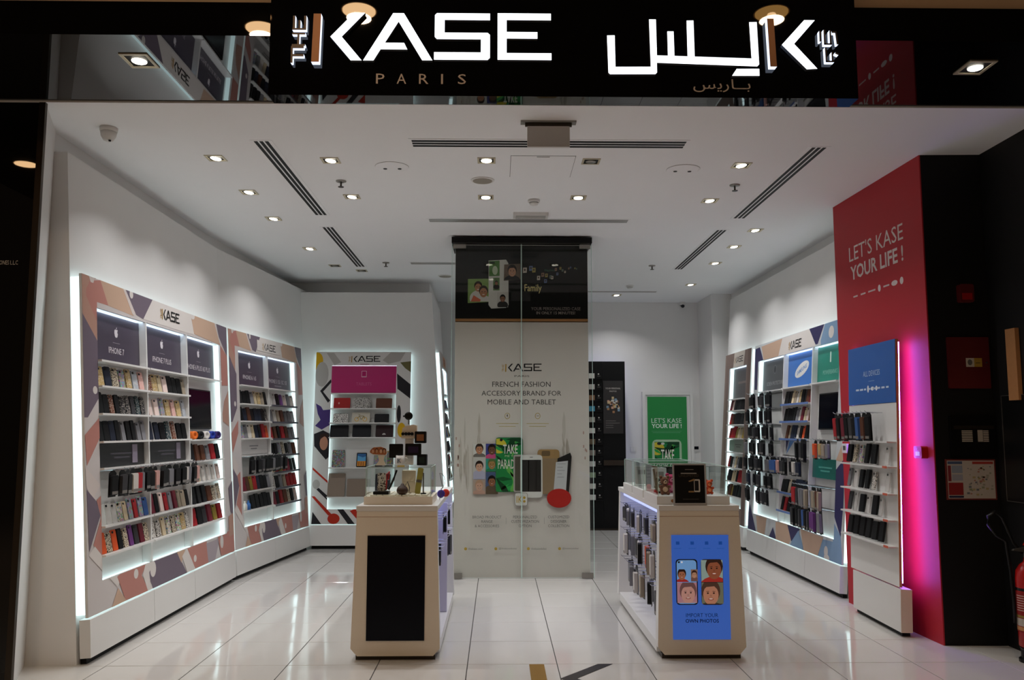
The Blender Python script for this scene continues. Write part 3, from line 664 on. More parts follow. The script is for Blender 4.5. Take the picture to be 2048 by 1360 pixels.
G = {  # code: colour, name, mesh
 'k': ('121214', 'black', 'plain'), 'K': ('17171a', 'black', 'book'), 'n': ('232838', 'navy', 'plain'), 'N': ('232a3c', 'navy', 'book'), 'o': ('d2552a', 'orange', 'plain'),
 'r': ('a3262c', 'red', 'plain'), 'R': ('99242a', 'red', 'book'), 'w': ('c9c3bc', 'white', 'plain'), 'g': ('77767a', 'grey', 'plain'), 'a': ('b59a66', 'gold', 'glitter'), 'd': ('3a393c', 'charcoal', 'plain'),
 'D': ('2b2a2c', 'charcoal glitter', 'glitter'), 'B': ('5a3626', 'brown', 'book'), 'b': ('6a3c28', 'brown glitter', 'glitter'), 'l': ('cdbfa8', 'leopard spotted', 'spots'), 'f': ('c3bcb0', 'flowered', 'flowers'),
 'F': ('8a8f98', 'grey flowered', 'flowers'), 'p': ('c99a92', 'rose', 'glitter'), 'P': ('d9c3bb', 'pale pink', 'plain'), 'c': ('cbb999', 'cream', 'plain'), 't': ('9c8f7c', 'taupe', 'plain'), 's': ('9aa0a8', 'silver', 'glitter'),
 'v': ('6a3a78', 'purple', 'plain'), 'm': ('6e2432', 'maroon', 'book'), 'y': ('8f7a34', 'olive', 'plain'), 'u': ('3a5a94', 'blue', 'plain'), 'x': ('d9d6d2', 'clear', 'clear'), 'e': ('1f3a40', 'dark teal', 'glitter'), 'z': ('d8d4ce', 'white flowered', 'flowers'), 'L': ('d9d4cc', 'monochrome spotted', 'spots')}
NCASE = [0]
def cases(u, uname, ci, z, codes, shelf, colname, grp, fill=1.0, ws=1):
    a, c_ = u.cols[ci]; n = len(codes); Wc = (c_-a)*fill; st = Wc/(n+.15)
    for i, k in enumerate(codes):
        if k == ' ': continue
        hx, nm, ms = G[k]; rd = random.uniform
        o = link('phone_case', CM[ms]); NCASE[0] += 1
        th = u.turn*.25+rd(-.12, .12); s_ = rd(.94, 1.06)
        o.matrix_world = u.at(a+.012+st*(i+.5), .012, z+.0015) @ RZ(th) @ RX(-.16) @ Matrix.Diagonal((min(.97, st/.094*.84)*ws, 1.15, s_*1.03, 1))
        c4 = lin(hx); j = rd(.85, 1.15); o.color = (min(1, c4[0]*j), min(1, c4[1]*j), min(1, c4[2]*j), 1)
        tag(o, '%s phone case %s from left on %s shelf%s, %s' % (nm, ORD[i], shelf, colname, uname), 'phone case', grp)
def pack_mesh(w=.088, h=.19, d=.024):
    b = MB(); b.prism([(-w/2, -h), (w/2, -h), (w/2, -.02), (.018, 0), (-.018, 0), (-w/2, -.02)], 0, .003, 0)
    b.prism(rrect(-w/2+.008, w/2-.008, -h+.014, -.034, .01, 1), -d, 0, 1); b.box(-w/2+.01, w/2-.01, -d-.001, -d, -h+.02, -h+.042, 2)
    return b.mesh('hanging_pack', [M['darkplas'], M['c_plain'], mat('grey_pack_label', (120, 116, 112), .5, noise=.05)])
PK = pack_mesh(); PKL = pack_mesh(.062, .235, .03)
def peg_mesh():
    b = MB(); b.tube([(0, .067, 0), (0, -.13, 0), (0, -.145, .012)], .0028, 5); return b.mesh('peg_hook', [M['chrome']])
PEG = peg_mesh()
def packs(u, uname, x0, x1, z, cols, row, y=-.07, mesh=None, grp='packs hanging on display pegs', turn=None, noun='phone accessory pack', dy=.02):
    n = len(cols); st = (x1-x0)/n
    b = MB(); b.box(x0, x1, .058, .067, z-.006, z+.006); b.build('peg_rail', M['steel'], u.r)
    for i, k in enumerate(cols):
        x = x0+st*(i+.5); p = link('peg_hook', PEG, u.r); p.location = (x, 0, z)
        if k == ' ': continue
        hx, nm, ms = G[k]
        o = link('hanging_pack', mesh or PK)
        o.matrix_world = u.at(x, y+random.uniform(-dy, dy), z-.0035) @ RZ((u.turn*.12 if turn is None else turn)+random.uniform(-.13, .13)) @ RX(random.uniform(-.03, .03)-LEAN) @ Matrix.Diagonal((min(1.05, st/.09*.92), 1, random.uniform(.95, 1.02), 1))
        o.color = lin(hx)
        tag(o, '%s %s, %s from left on %s, %s' % (nm, noun, ORD[i] if i < 12 else ['thirteenth', 'fourteenth', 'fifteenth', 'sixteenth', 'seventeenth', 'eighteenth', 'nineteenth'][i-12], row, uname), 'phone accessory', grp)
def tv(u, x0, x1, z0, z1, label, y=.03):
    t = tag(empty('wall_screen', u.at((x0+x1)/2, y, z0)), label, 'screen'); w = (x1-x0)/2; h = z1-z0
    b = MB(); b.box(-w, w, .0, .036, 0, h); b.build('bezel', M['darkplas'], t)
    b = MB(); b.box(-w+.012, w-.012, -.001, .0, .014, h-.012); b.build('screen', M['screen'], t)
    b = MB(); b.box(-w-.03, w+.03, .022, .0355, -.03, h+.03); b.build('wall_plate', M['lam'], t)
def iphone_head(txt, sub=None):
    def d(cv, cx, zb, zt, w):
        h = zt-zb; apple(cv, cx, zb+h*.66, h*.22, 'd2ccd0'); cv.rect(cx-.06, cx+.06, zb+h*.43, zb+h*.436, 'b9b2b8')
        cv.ctext(txt, cx, zb+h*.2, zb+h*.33, 'd2ccd0', maxw=w*.78)
        if sub: cv.rect(cx-w*.13, cx+w*.13, zb+h*.1, zb+h*.13, '9a939a')
    return d
def bars(cols, rows, wf=.6):
    def d(cv, cx, zb, zt, w):
        h = zt-zb
        for i in range(rows): cv.rect(cx-w*wf/2*(1-.3*i), cx+w*wf/2*(1-.3*i), zb+h*(.52-.18*i), zb+h*(.6-.18*i), cols)
    return d

# --- nearer left display
A = Unit('wall_display', 'large left wall display with mauve and salmon pattern, nearer the shopfront', -2.702, 5.87, PI/2, 3.16, .215, 2.94, [1.065, 1.975])
draw_pattern(A.cv, PAT_A); A.cv.up(); A.cv.clips = None; logo(A.cv, 1.37, 2.505, .092, w=.44); A.done()
UA = 'nearer left display'
for i, tx in enumerate(('IPHONE 7', 'IPHONE 7 PLUS', 'IPHONE 6 PLUS /6S PLUS')): A.header(i, 2.062, (66, 57, 72), iphone_head(tx)); A.shelf(i, 2.055)
for ci in (0, 1):
    for z in (1.87, 1.672, 1.474, 1.285, .882, .684): A.shelf(ci, z)
    A.panel(ci, 1.29, 1.455, (26, 25, 28), bars('55525a', 2, .45))
    a, c_ = A.cols[ci]; b = MB(); b.box(c_-.24, c_-.15, .024, .0295, 1.305, 1.445); b.build('sample_card', mat('lilac_card', (150, 140, 158), .4, noise=.03), A.r)
for z in (1.466, 1.268, 1.072, .873, .68): A.shelf(2, z)
for ci, cn, rows in ((0, ', left column', [('first', 1.87, 'anlFasp'), ('second', 1.672, 'kkbkDDdeD'), ('third', 1.474, 'kknkgkkgg'), ('fifth', .882, 'xxxfcFrFu'), ('sixth', .684, 'oloklvdml')]),
                     (1, ', middle column', [('first', 1.87, 'bacPkkkt'), ('second', 1.672, 'PPFapas'), ('third', 1.474, 'nnkebkk'), ('fifth', .882, 'mkPrgmttk'), ('sixth', .684, 'LLcflfaL')]),
                     (2, ', right column', [('second', 1.268, 'KBBgRK'), ('third', 1.072, 'BcwwwP'), ('fourth', .873, 'KKKBll'), ('fifth', .68, 'RKdmyR')])):
    for sh, z, cd in rows: cases(A, UA, ci, z, cd, sh, cn, 'phone cases on the nearer left display')
packs(A, UA, .235, 2.0, 1.266, 'kdkwrgkkpkkgkkkwgkp', 'peg row', grp='packs on the left peg rows')
tv(A, 2.04, 2.68, 1.565, 1.945, 'dark screen in the right column of the nearer left display')
for i, (hx, nm) in enumerate((('e0702a', 'orange'), ('1c1c20', 'black'), ('d8d4d0', 'white'), ('2a3fa0', 'blue'), ('3c2a66', 'purple'))):
    b = MB(); b.lathe([(.016, -.03), (.036, -.03), (.038, -.024), (.038, .024), (.036, .03), (.016, .03), (.016, .02)], (0, 0, 0), 20, 0, T=RX(PI/2)); o = b.build('cable_roll', M['c_plain'], None, True)
    o.matrix_world = A.at(2.1+.165*i, .012, 1.5055) @ RZ(-.45); o.color = lin(hx); tag(o, '%s rolled phone strap under the dark screen, left wall' % nm, 'strap roll', 'rolled straps under the screen')

# --- farther left display
B = Unit('wall_display', 'narrower left wall display with mauve and salmon diamonds, farther back', -2.723+NB.x*.02, 9.07+NB.y*.02, PI/2-math.atan2(UB.x, UB.y), 2.29, .247, 2.05, [1.085])
draw_pattern(B.cv, PAT_A, 2.29/3.16); B.cv.up(); B.cv.clips = None; B.cv.rect(.78, 1.5, 2.475, 2.60, 'd6cfca'); B.cv.up(); logo(B.cv, .93, 2.495, .085, w=.43); B.done()
UBN = 'farther left display'
for i, tx in enumerate(('IPHONE 6 / 6S', 'IPHONE 5 / 5S / 5C / SE')): B.header(i, 2.057, (66, 57, 72), iphone_head(tx, i)); B.shelf(i, 2.05)
for z in (1.845, 1.655, 1.464, 1.28, .89, .685): B.shelf(0, z)
M['greyedge'] = mat('grey_shelf_edge', (72, 72, 84), .4, noise=.03); M['blueedge'] = mat('blue_shelf_edge', (96, 122, 178), .4, noise=.03)
for z in (1.85, 1.65, 1.45, 1.254, 1.055, .866, .674): B.shelf(1, z, 'greyedge')
B.panel(0, 1.285, 1.45, (206, 202, 200), bars('8a868a', 2, .3))
for sh, z, cd in (('first', 1.845, 'kkkgcatk'), ('second', 1.655, 'knBknnkD'), ('third', 1.464, 'FgwcnkRo'), ('fifth', .89, 'mByrnkkg'), ('sixth', .685, '  KKKKK')): cases(B, UBN, 0, z, cd, sh, ', left column', 'phone cases on the farther left display')
for sh, z, cd in (('first', 1.85, 'xxkvPgw'), ('second', 1.65, 'gwtBggs'), ('third', 1.45, 'rBkRBgg'), ('fourth', 1.254, 'kkFlkgB'), ('fifth', 1.055, 'cryrmkk'), ('sixth', .866, 'Lkgtrrr'), ('seventh', .674, 'mkRBlkP')): cases(B, UBN, 1, z, cd, sh, ', right column', 'phone cases on the farther left display')
packs(B, UBN, .265, 1.4, 1.262, 'kgkdkkgkkdk', 'peg row', grp='packs on the left peg rows')
for i, (hx, nm) in enumerate((('cfcac4', 'white'), ('3f6fb0', 'blue'))):
    b = MB(); b.lathe([(.024, 0), (.026, .05), (.02, .07), (.01, .078), (.01, .1), (.006, .102)], n=14); o = b.build('spray_bottle', M['c_plain'], None, True); o.matrix_world = B.at(.31+.09*i, .01, .6865); o.color = lin(hx)
    tag(o, '%s small bottle on the bottom left shelf of the farther left display' % nm, 'bottle')
# --- tablet display on the back block
TB = Unit('wall_display', 'white tablet display with pink header on the back block', -2.465, 11.38, 0, 1.288, .216, 1.094, [], z0=.32, z1=2.615, base='d8d5d2')
draw_pattern(TB.cv, PAT_T); TB.cv.up(); TB.cv.clips = None; logo(TB.cv, .44, 2.475, .085, w=.43); TB.cv.rect(.6, .72, 2.44, 2.448, 'b07a8a'); TB.done()
def tabhead(cv, cx, zb, zt, w):
    h = zt-zb
    for r in (rrect(cx-.035, cx+.035, zb+h*.58, zb+h*.82, .004, 1),): cv.poly(r, 'd9a8bd')
    cv.up(); cv.poly(rrect(cx-.028, cx+.028, zb+h*.615, zb+h*.8, .002, 1), 'b31a66'); cv.ctext('TABLETS', cx, zb+h*.27, zb+h*.39, 'c9628f', w=.21)
TB.header(0, 2.055, (184, 22, 104), tabhead, y=.0)
TB.shelf(0, 2.05, y0=-.02)
for z in (1.842, 1.65, 1.456, 1.058, .675): TB.shelf(0, z, y0=-.06)
def tablet(x, z, w, h, hx, nm, draw=None, mk='c_plain'):
    b = MB(); b.prism(rrect(-w/2, w/2, 0, h, .01, 2), -.008, .008, 0); b.box(-w/2-.0005, -w/2+.004, -.0085, .0085, .01, h-.01, 0)
    o = b.build('tablet_case', M[mk]); o.matrix_world = TB.at(x, -.012, z+.0015) @ RX(-.2); o.color = lin(hx); tag(o, nm, 'tablet case', 'tablet cases on the back display')
    if draw:
        cv = Canvas(-.0086); draw(cv, w, h); cv.put('printed_cover', o)
tablet(.37, 1.842, .22, .145, 'a8201f', 'red landscape tablet case, top left of the tablet display', lambda c, w, h: c.ell(-.04, .07, .01, .014, 'd8a09a'))
tablet(.64, 1.842, .225, .15, 'bdb8b2', 'grey and white speckled tablet case, middle of the top tablet shelf', mk='c_spots')
tablet(.935, 1.842, .215, .14, '5e3420', 'brown landscape tablet case, top right of the tablet display')
tablet(.36, 1.65, .20, .125, 'd8d4ce', 'black and white patterned tablet case, left of the second tablet shelf', mk='c_spots')
def bike(c, w, h):
    c.ell(-.055, .045, .03, .03, 'd8a82a'); c.ell(.055, .045, .03, .03, 'd8a82a'); c.up(); c.ell(-.055, .045, .022, .022, 'd8d0c0'); c.ell(.055, .045, .022, .022, 'd8d0c0'); c.up()
    for p, q in (((-.055, .045), (-.02, .09)), ((-.02, .09), (.04, .09)), ((.04, .09), (.055, .045)), ((-.02, .09), (.005, .04)), ((.005, .04), (.04, .09)), ((-.035, .105), (-.01, .105))):
        d = Vector((q[0]-p[0], q[1]-p[1])).normalized()*.004; c.poly([(p[0]-d.y, p[1]+d.x), (q[0]-d.y, q[1]+d.x), (q[0]+d.y, q[1]-d.x), (p[0]+d.y, p[1]-d.x)], '8a7a40')
tablet(.63, 1.65, .235, .14, 'cfc8b8', 'cream tablet case printed with a yellow bicycle', bike)
tablet(.91, 1.65, .195, .12, '0e0e10', 'small black tablet case, right of the second tablet shelf')
tablet(.345, 1.456, .245, .165, '131114', 'large black tablet case, left of the third tablet shelf')
tablet(.645, 1.456, .245, .165, '0f1016', 'large blue-black tablet case, middle of the third tablet shelf')
tablet(.95, 1.456, .235, .165, '2e181a', 'dark brown tablet case with a pale emblem, third tablet shelf', lambda c, w, h: c.poly([(-.03, .03), (.02, .03), (.012, .05), (-.005, .056), (-.022, .048)], 'b9b2ae'))
def beach(c, w, h):
    c.rect(-w/2+.012, w/2-.012, .014, h-.014, '5aa0cf'); c.up(); c.rect(-w/2+.012, w/2-.012, .014, h*.42, 'd08a30'); c.up(); c.poly([(-w/2+.012, h*.8), (w*.1, h*.68), (w/2-.012, h*.75), (w/2-.012, h-.014), (-w/2+.012, h-.014)], '2a5f94')
    for k in range(3): c.rect(-.04+.03*k, -.028+.03*k, .02, h*.38, '8a4f22')
tablet(.345, 1.058, .165, .235, '6a6560', 'upright dark patterned tablet case, left of the fourth tablet shelf', mk='c_flowers')
tablet(.655, 1.058, .135, .195, '141416', 'upright tablet with a blue and orange beach picture', beach)
tablet(.90, 1.058, .165, .235, '8a8580', 'upright grey patterned tablet case, right of the fourth tablet shelf', mk='c_flowers')
tablet(.33, .675, .225, .31, '8a7a6c', 'upright taupe tablet sleeve, left of the bottom tablet shelf')
tablet(.62, .675, .30, .235, '857567', 'landscape taupe tablet sleeve, middle of the bottom tablet shelf')
tablet(.94, .675, .20, .30, '2b2a33', 'upright dark grey tablet sleeve, right of the bottom tablet shelf')

# --- rear left display, seen edge-on past the tablet block
U5 = Unit('wall_display', 'rear left display seen edge-on between the tablet block and the poster column', -.605, 11.70, PI/2, 1.55, .2, 1.35, [], base='b9b4b0')
U5.cv.clips = None; U5.cv.rect(.5, 1.05, 2.47, 2.61, 'c88a60'); U5.cv.up(); logo(U5.cv, .58, 2.5, .08, w=.4); U5.done()
U5.header(0, 2.055, (206, 204, 202), lambda cv, cx, zb, zt, w: None)
for i, z in enumerate((2.05, 1.85, 1.65, 1.456, 1.25, 1.056, .866, .67)):
    U5.shelf(0, z)
    if i and i < 7: cases(U5, 'rear left display', 0, z, ('kgug', 'nkgw', 'kuck', 'gkkn', 'kkgr', 'nkkc', 'kkkk')[i-1], ORD[i-1], '', 'phone cases on the rear left display')

# --- brown right display
R1 = Unit('wall_display', 'narrow brown wood-effect display at the far end of the right wall', 3.17, 12.40, -PI/2, 1.27, .22, 1.07, [], base='7d6b63')
R1.cv.poly([(.0, .3), (.12, .3), (.06, 2.64), (0, 2.64)], '8c7a70'); R1.cv.poly([(1.1, .3), (1.2, .3), (1.27, 1.6), (1.27, 2.64), (1.12, 2.64)], '6a5850'); R1.cv.up()
R1.cv.poly([(.42, 2.43), (.93, 2.43), (.98, 2.64), (.46, 2.64)], 'c9c0b6'); R1.cv.up(); R1.cv.clips = None; logo(R1.cv, .47, 2.49, .085, w=.43); R1.done()
R1.header(0, 1.995, (52, 42, 42), lambda cv, cx, zb, zt, w: (cv.ctext('NEW TWO, ACER', cx+.05, zb+.2, zb+.235, '8f8480', maxw=.5) if False else cv.rect(cx-.15, cx+.28, zb+.205, zb+.235, '786c68'), cv.rect(cx-.1, cx+.15, zb+.15, zb+.158, '5e5452')))
R1.panel(0, 1.26, 1.42, (128, 134, 126), lambda cv, cx, zb, zt, w: (cv.rect(cx-.4, cx-.15, zb+.01, zt-.01, '8fa898'), cv.up(), cv.rect(cx-.1, cx+.2, zb+.09, zb+.1, '5d5a55'), cv.rect(cx-.05, cx+.15, zb+.06, zb+.07, '5d5a55')))
for z in (1.985, 1.825, 1.63, 1.442, 1.25, 1.04, .852, .655): R1.shelf(0, z)
for sh, z, cd in (('first', 1.825, 'mPKkKKk'), ('second', 1.63, 'rBkKkKk'), ('third', 1.442, 'rrRycty'), ('fifth', 1.04, 'rkxcgKk'), ('sixth', .852, 'kKcckRr'), ('seventh', .655, 'kByKKKk')): cases(R1, 'brown right display', 0, z, cd, sh, '', 'phone cases on the brown display')

# --- patterned right display
R2 = Unit('wall_display', 'large right wall display with navy, peach and blue pattern', 3.17, 10.97, -PI/2, 2.97, .15, 2.77, [1.15, 2.06], base='c3c6c8')
draw_pattern(R2.cv, PAT_R); R2.cv.up(); R2.cv.clips = None; logo(R2.cv, 1.29, 2.47, .095, w=.42); R2.done()
UR = 'patterned right display'
R2.header(0, 2.035, (62, 64, 66), lambda cv, cx, zb, zt, w: (cv.poly(ellipse(cx, zb+.26, .05, .055), '7b7d7e'), cv.up(), cv.poly(ellipse(cx, zb+.26, .04, .045), '3e4042'), cv.ctext('SCREEN PROTECTORS', cx, zb+.07, zb+.115, 'a3a5a6', maxw=w*.7)))
def sams(cv, cx, zb, zt, w):
    P = [(x*math.cos(.25)-z*math.sin(.25)+cx, x*math.sin(.25)+z*math.cos(.25)+zb+.19) for x, z in ellipse(0, 0, .22, .072, 28)]; cv.poly(P, 'dcdad6'); cv.up()
    t0 = len(cv.v); cv.ctext('SAMSUNG', cx, zb+.165, zb+.21, '3f7fc0', w=.3, bold=.012)
    for i in range(t0, len(cv.v)):
        x, y, z = cv.v[i]; cv.v[i] = (x, y, z+(x-cx)*.25)
R2.header(1, 2.04, (52, 112, 190), sams)
R2.header(2, 2.045, (28, 132, 112), lambda cv, cx, zb, zt, w: (cv.poly(rrect(cx-.016, cx+.016, zb+.2, zb+.31, .005, 1), 'bcd8cc'), cv.ctext('POWERBANKS', cx, zb+.08, zb+.125, '8cc4b2', maxw=w*.55)))
for ci in (0, 1, 2): R2.shelf(ci, (2.03, 2.035, 2.04)[ci])
for z in (1.845, 1.65, 1.455, .858, .652): R2.shelf(1, z, 'blueedge')
R2.shelf(1, 1.26)
R2.panel(1, 1.275, 1.435, (196, 196, 196), lambda cv, cx, zb, zt, w: (cv.poly([(cx-.36, zb), (cx-.26, zt), (cx-.1, zt), (cx-.3, zb+.04)], '5a82b8'), cv.poly([(cx-.38, zt), (cx-.28, zt), (cx-.36, zb+.03)], '37345a'), cv.rect(cx-.06, cx-.045, zb, zb+.08, '2a2a2e'), cv.rect(cx+.1, cx+.107, zb+.01, zb+.07, '3a3a3e')))
for sh, z, cd in (('first', 1.845, 'kKkctwaKkBm'), ('second', 1.65, 'kKKkKgwmcPB'), ('third', 1.455, ' BtNNwKoKk'), ('fifth', .858, 'kKtKNNNK'), ('sixth', .652, 'kRKkKKBk')): cases(R2, UR, 1, z, cd, sh, ', middle column', 'phone cases on the patterned display')
for i, (z, cd) in enumerate(((2.0, 'kkkdkk'), (1.81, 'kdkkkkk'), (1.62, 'kkdkkkk'), (1.43, 'gkkkdkk'), (1.24, 'kkkdkgu'), (1.05, 'gnkkdkk'), (.86, 'kk dkdk'))): packs(R2, UR, .1, 1.13, z, cd, '%s left peg row' % ORD[i], y=-.10, grp='packs on the left pegs of the patterned display', dy=.03)
packs(R2, UR, 1.18, 2.08, 1.245, 'upkdkkwgn', 'middle peg row', y=-.09, grp='packs on the middle pegs of the patterned display')
packs(R2, UR, 1.95, 2.3, 1.455, 'kdk', 'short peg row', y=-.12, mesh=PKL, grp='long packs on the right pegs of the patterned display')
packs(R2, UR, 2.38, 2.74, 1.45, 'oatg', 'headphone peg row', y=-.06, grp='small packs on the right pegs of the patterned display', noun='earphone pack')
R2.panel(2, 1.07, 1.265, (22, 108, 98), bars('58a498', 2, .5))
packs(R2, UR, 1.86, 2.75, .985, 'rrdggtgtBt', 'upper right peg row', y=-.11, mesh=PKL, grp='long packs on the right pegs of the patterned display', noun='long cable pack')
packs(R2, UR, 1.86, 2.75, .775, 'dkkdukdvvgg', 'lower right peg row', y=-.11, mesh=PKL, grp='long packs on the right pegs of the patterned display', noun='long cable pack')
tv(R2, 2.2, 2.76, 1.56, 1.93, 'dark screen in the right column of the patterned right display')

# --- blue-headed display in front of the red panel
R3 = type('X', (), {})(); R3.M = TR(3.075, 7.53, 0) @ RZ(-PI/2-.03) @ RX(-.03); R3.turn = .5; R3.at = lambda x, y, z: R3.M @ TR(x, y, z)
R3.r = tag(empty('wall_display', R3.M), 'white all-devices display with blue header in front of the red panel', 'display unit')
b = MB(); b.box(0, .96, 0, .02, .36, 1.765); b.build('back_panel', M['lam'], R3.r)
b = MB(); b.box(0, .96, -.004, .02, 1.767, 2.262); h = b.build('header_panel', mat('blue_header', (38, 92, 168), .4, noise=.02), R3.r)
cv = Canvas(-.0046); cv.ctext('ALL DEVICES', .5, 2.0, 2.045, 'a9bcd6', w=.34); cv.rect(.44, .56, 1.955, 1.96, '7f9cc4')
rr = random.Random(2)
for k in range(8): x = .17+k*.088; cv.rect(x, x+rr.uniform(.04, .07), 1.885, 1.9, 'c3cfe0')
for x, a, c_ in ((.43, .018, .03), (.52, .035, .016), (.6, .02, .02)): cv.ell(x, 1.893, a, c_, 'e0e4ea')
cv.put('lettering', h)
b = MB(); b.box(.0, .96, -.0005, .02, .36, .361); b.box(.957, .962, .0, .02, .36, 2.262); b.build('edge_band', M['wood'], R3.r)
b = MB(); b.box(.925, .95, .0205, .032, .39, 2.24); b.box(.03, .05, .0205, .027, .39, 2.24); o = b.build('led_profile', M['ledp'], R3.r); o['label'] = 'glowing violet light strip behind the panel edge'
b = MB(); b.box(.07, 1.0, -.01, .075, .035, .352); b.build('plinth_panel', M['lam'], R3.r)
b = MB(); b.box(.995, 1.003, -.01, .075, .035, .352); b.build('plinth_end', M['kiosk'], R3.r)
b = MB(); b.box(.1, .97, .01, .07, .006, .034); b.build('toe_recess', M['black'], R3.r)
R3.cols = [(-.0, .92)]
for z in (1.46, 1.266, 1.058, .858, .66):
    b = MB(); b.box(-.03, .95, -.075, -.0005, z-.012, z); sh = b.build('shelf', M['lam'], R3.r)
    if z < 1.4: b = MB(); b.box(.86, .945, -.0765, -.0752, z-.014, z+.004); b.build('price_strip', mat('orange_price_strip', (196, 92, 66), .5, noise=.04), sh)
CAT = 'phone cases on the all-devices display'
packs(R3, 'blue-headed display', -.04, .74, 1.69, 'rkmkdkuBkk'[:9], 'peg row', y=-.12, mesh=PKL, grp='packs on the all-devices pegs', turn=.3, dy=.015)
for sh, z, cd in (('first', 1.266, 'KlfKK x'), ('second', 1.058, 'gxKKL x'), ('third', .858, 'dxKxKx '), ('fourth', .66, 'KKKKKK ')): cases(R3, 'blue-headed display', 0, z, cd, sh, '', CAT, ws=.8)
for o in COL.objects:
    if o.get('group') == CAT: o.matrix_world = o.matrix_world @ TR(0, -.045, 0)

# red panel lettering and fittings
RU = TR(3.1775, 7.834, 0) @ RZ(-PI/2+math.atan2(.052, 1.546))
SL = empty('slogan_lettering', RU); tag(SL, 'white slogan lettering and small maker marks on the red wall panel', 'lettering'); Xr = lambda Y: 7.834-Y
for tx, y0, y1, za, zb, bo in (("LET'S KASE", 7.535, 6.575, 3.06, 3.197, 0), ('YOUR LIFE !', 7.52, 6.586, 2.888, 3.016, .022)): cvr = Canvas(-.0012); cvr.text(tx, Xr(y0), Xr(y1), za, zb, 'd9cfca', bo); cvr.put('text_line', SL)['kind'] = 'stuff'
cvr = Canvas(-.0012)
for y0, y1, k in ((7.485, 7.40, 0), (7.34, 7.25, 1), (7.2, 7.07, 0), (6.93, 6.83, 0)): cvr.rect(Xr(y0), Xr(y1), 2.728, 2.742, 'c9b8b4')
cvr.poly([(x+Xr(7.0), z+2.735) for x, z in ellipse(0, 0, .024, .03, 12)], 'd6cac6'); cvr.poly(ellipse(Xr(6.745), 2.735, .05, .022, 16), 'd6cac6'); cvr.poly(ellipse(Xr(6.63), 2.735, .028, .03, 16), 'd6cac6')
cvr.put('maker_marks', SL)['kind'] = 'stuff'
t = tag(empty('thermostat', RU @ TR(.085, -.0005, 1.342)), 'small white thermostat on the red panel left of the blue-headed display', 'thermostat')
b = MB(); b.prism(rrect(-.05, .05, 0, .085, .012, 2), -.022, 0); b.build('housing', M['lam'], t); b = MB(); b.box(-.026, .026, -.0235, -.022, .025, .065); b.build('display', M['steel'], t)
t = tag(empty('fire_call_point', RU @ TR(1.41, -.0005, 1.338)), 'red fire alarm call point on the red panel beside the column edge', 'fire alarm')
b = MB(); b.prism(rrect(-.055, .055, 0, .09, .008, 1), -.05, 0); b.build('housing', M['alarm'], t)
b = MB(); b.box(-.03, .03, -.0515, -.05, .018, .05); b.build('press_plate', M['lam'], t)
b = MB(); b.lathe([(.004, 0), (.003, .004)], (0, -.05, .072), 8, T=RX(PI/2)); b.build('indicator', M['lam'], t)
# ---------------------------------------------------------------- poster column with glass doors
PC = tag(empty('poster_column', TR(0, 9.14, 0)), 'tall white poster column with black top, behind glass in the middle of the shop', 'column')
b = MB(); b.box(-.462, .982, .004, .62, 0, 3.565); b.build('column_body', M['paint'], PC)
cv = Canvas(.0034); cv.rect(-.46, .98, .01, 2.72, 'c9c0b8'); cv.rect(-.46, .98, 2.75, 3.56, '0b0b0c'); cv.rect(-.46, .98, 2.712, 2.75, 'a5764a'); cv.up(2)
logo(cv, .045, 2.178, .084, w=.43); cv.ctext('PARIS', .262, 2.117, 2.137, '5a5550', w=.16)
cv.text('FRENCH FASHION', -.057, .57, 2.012, 2.068, '3a3634'); cv.text('ACCESSORY BRAND FOR', -.172, .685, 1.917, 1.969, '3a3634'); cv.text('MOBILE AND TABLET', -.107, .626, 1.822, 1.876, '3a3634')
for cx in (.105, .43):
    cv.ell(cx, 1.70, .03, .033, 'b09a5a', 16); cv.up(); cv.ell(cx, 1.70, .024, .027, 'c9c0b8', 16); cv.y += STEP
    for i, w in enumerate((.12, .09)): cv.rect(cx-w, cx+w, 1.615-.03*i, 1.622-.03*i, 'b8a876')
cv.up(); cv.rect(.1, .11, 1.69, 1.715, 'b09a5a'); cv.rect(.415, .445, 1.697, 1.703, 'b09a5a')
# worn paint streaks on the print
rw = random.Random(4)
for x0, w, za, zb in ((-.40, .06, 1.05, 1.62), (-.345, .03, 1.0, 1.3), (.74, .035, 1.05, 1.55), (.70, .012, 1.1, 1.6), (-.20, .008, 1.3, 1.6)):
    for k in range(5):
        x = x0+rw.uniform(0, w); z = rw.uniform(za, zb); L = rw.uniform(.06, .22); q = rw.uniform(.006, .02); cv.y -= .00005; cv.poly([(x, z-L), (x+q, z-L*.3), (x+q*.8, z+L*.6), (x, z+L), (x-q, z+L*.2), (x-q*.6, z-L*.5)], ('aca297', 'b9b0a6', 'a2978b')[k % 3])
for k in range(12): x = rw.choice((-.45, .90))+rw.uniform(0, .06); z = rw.uniform(1.15, 1.55); cv.rect(x, x+.012, z, z+.03, 'a8897e')
cv.up()
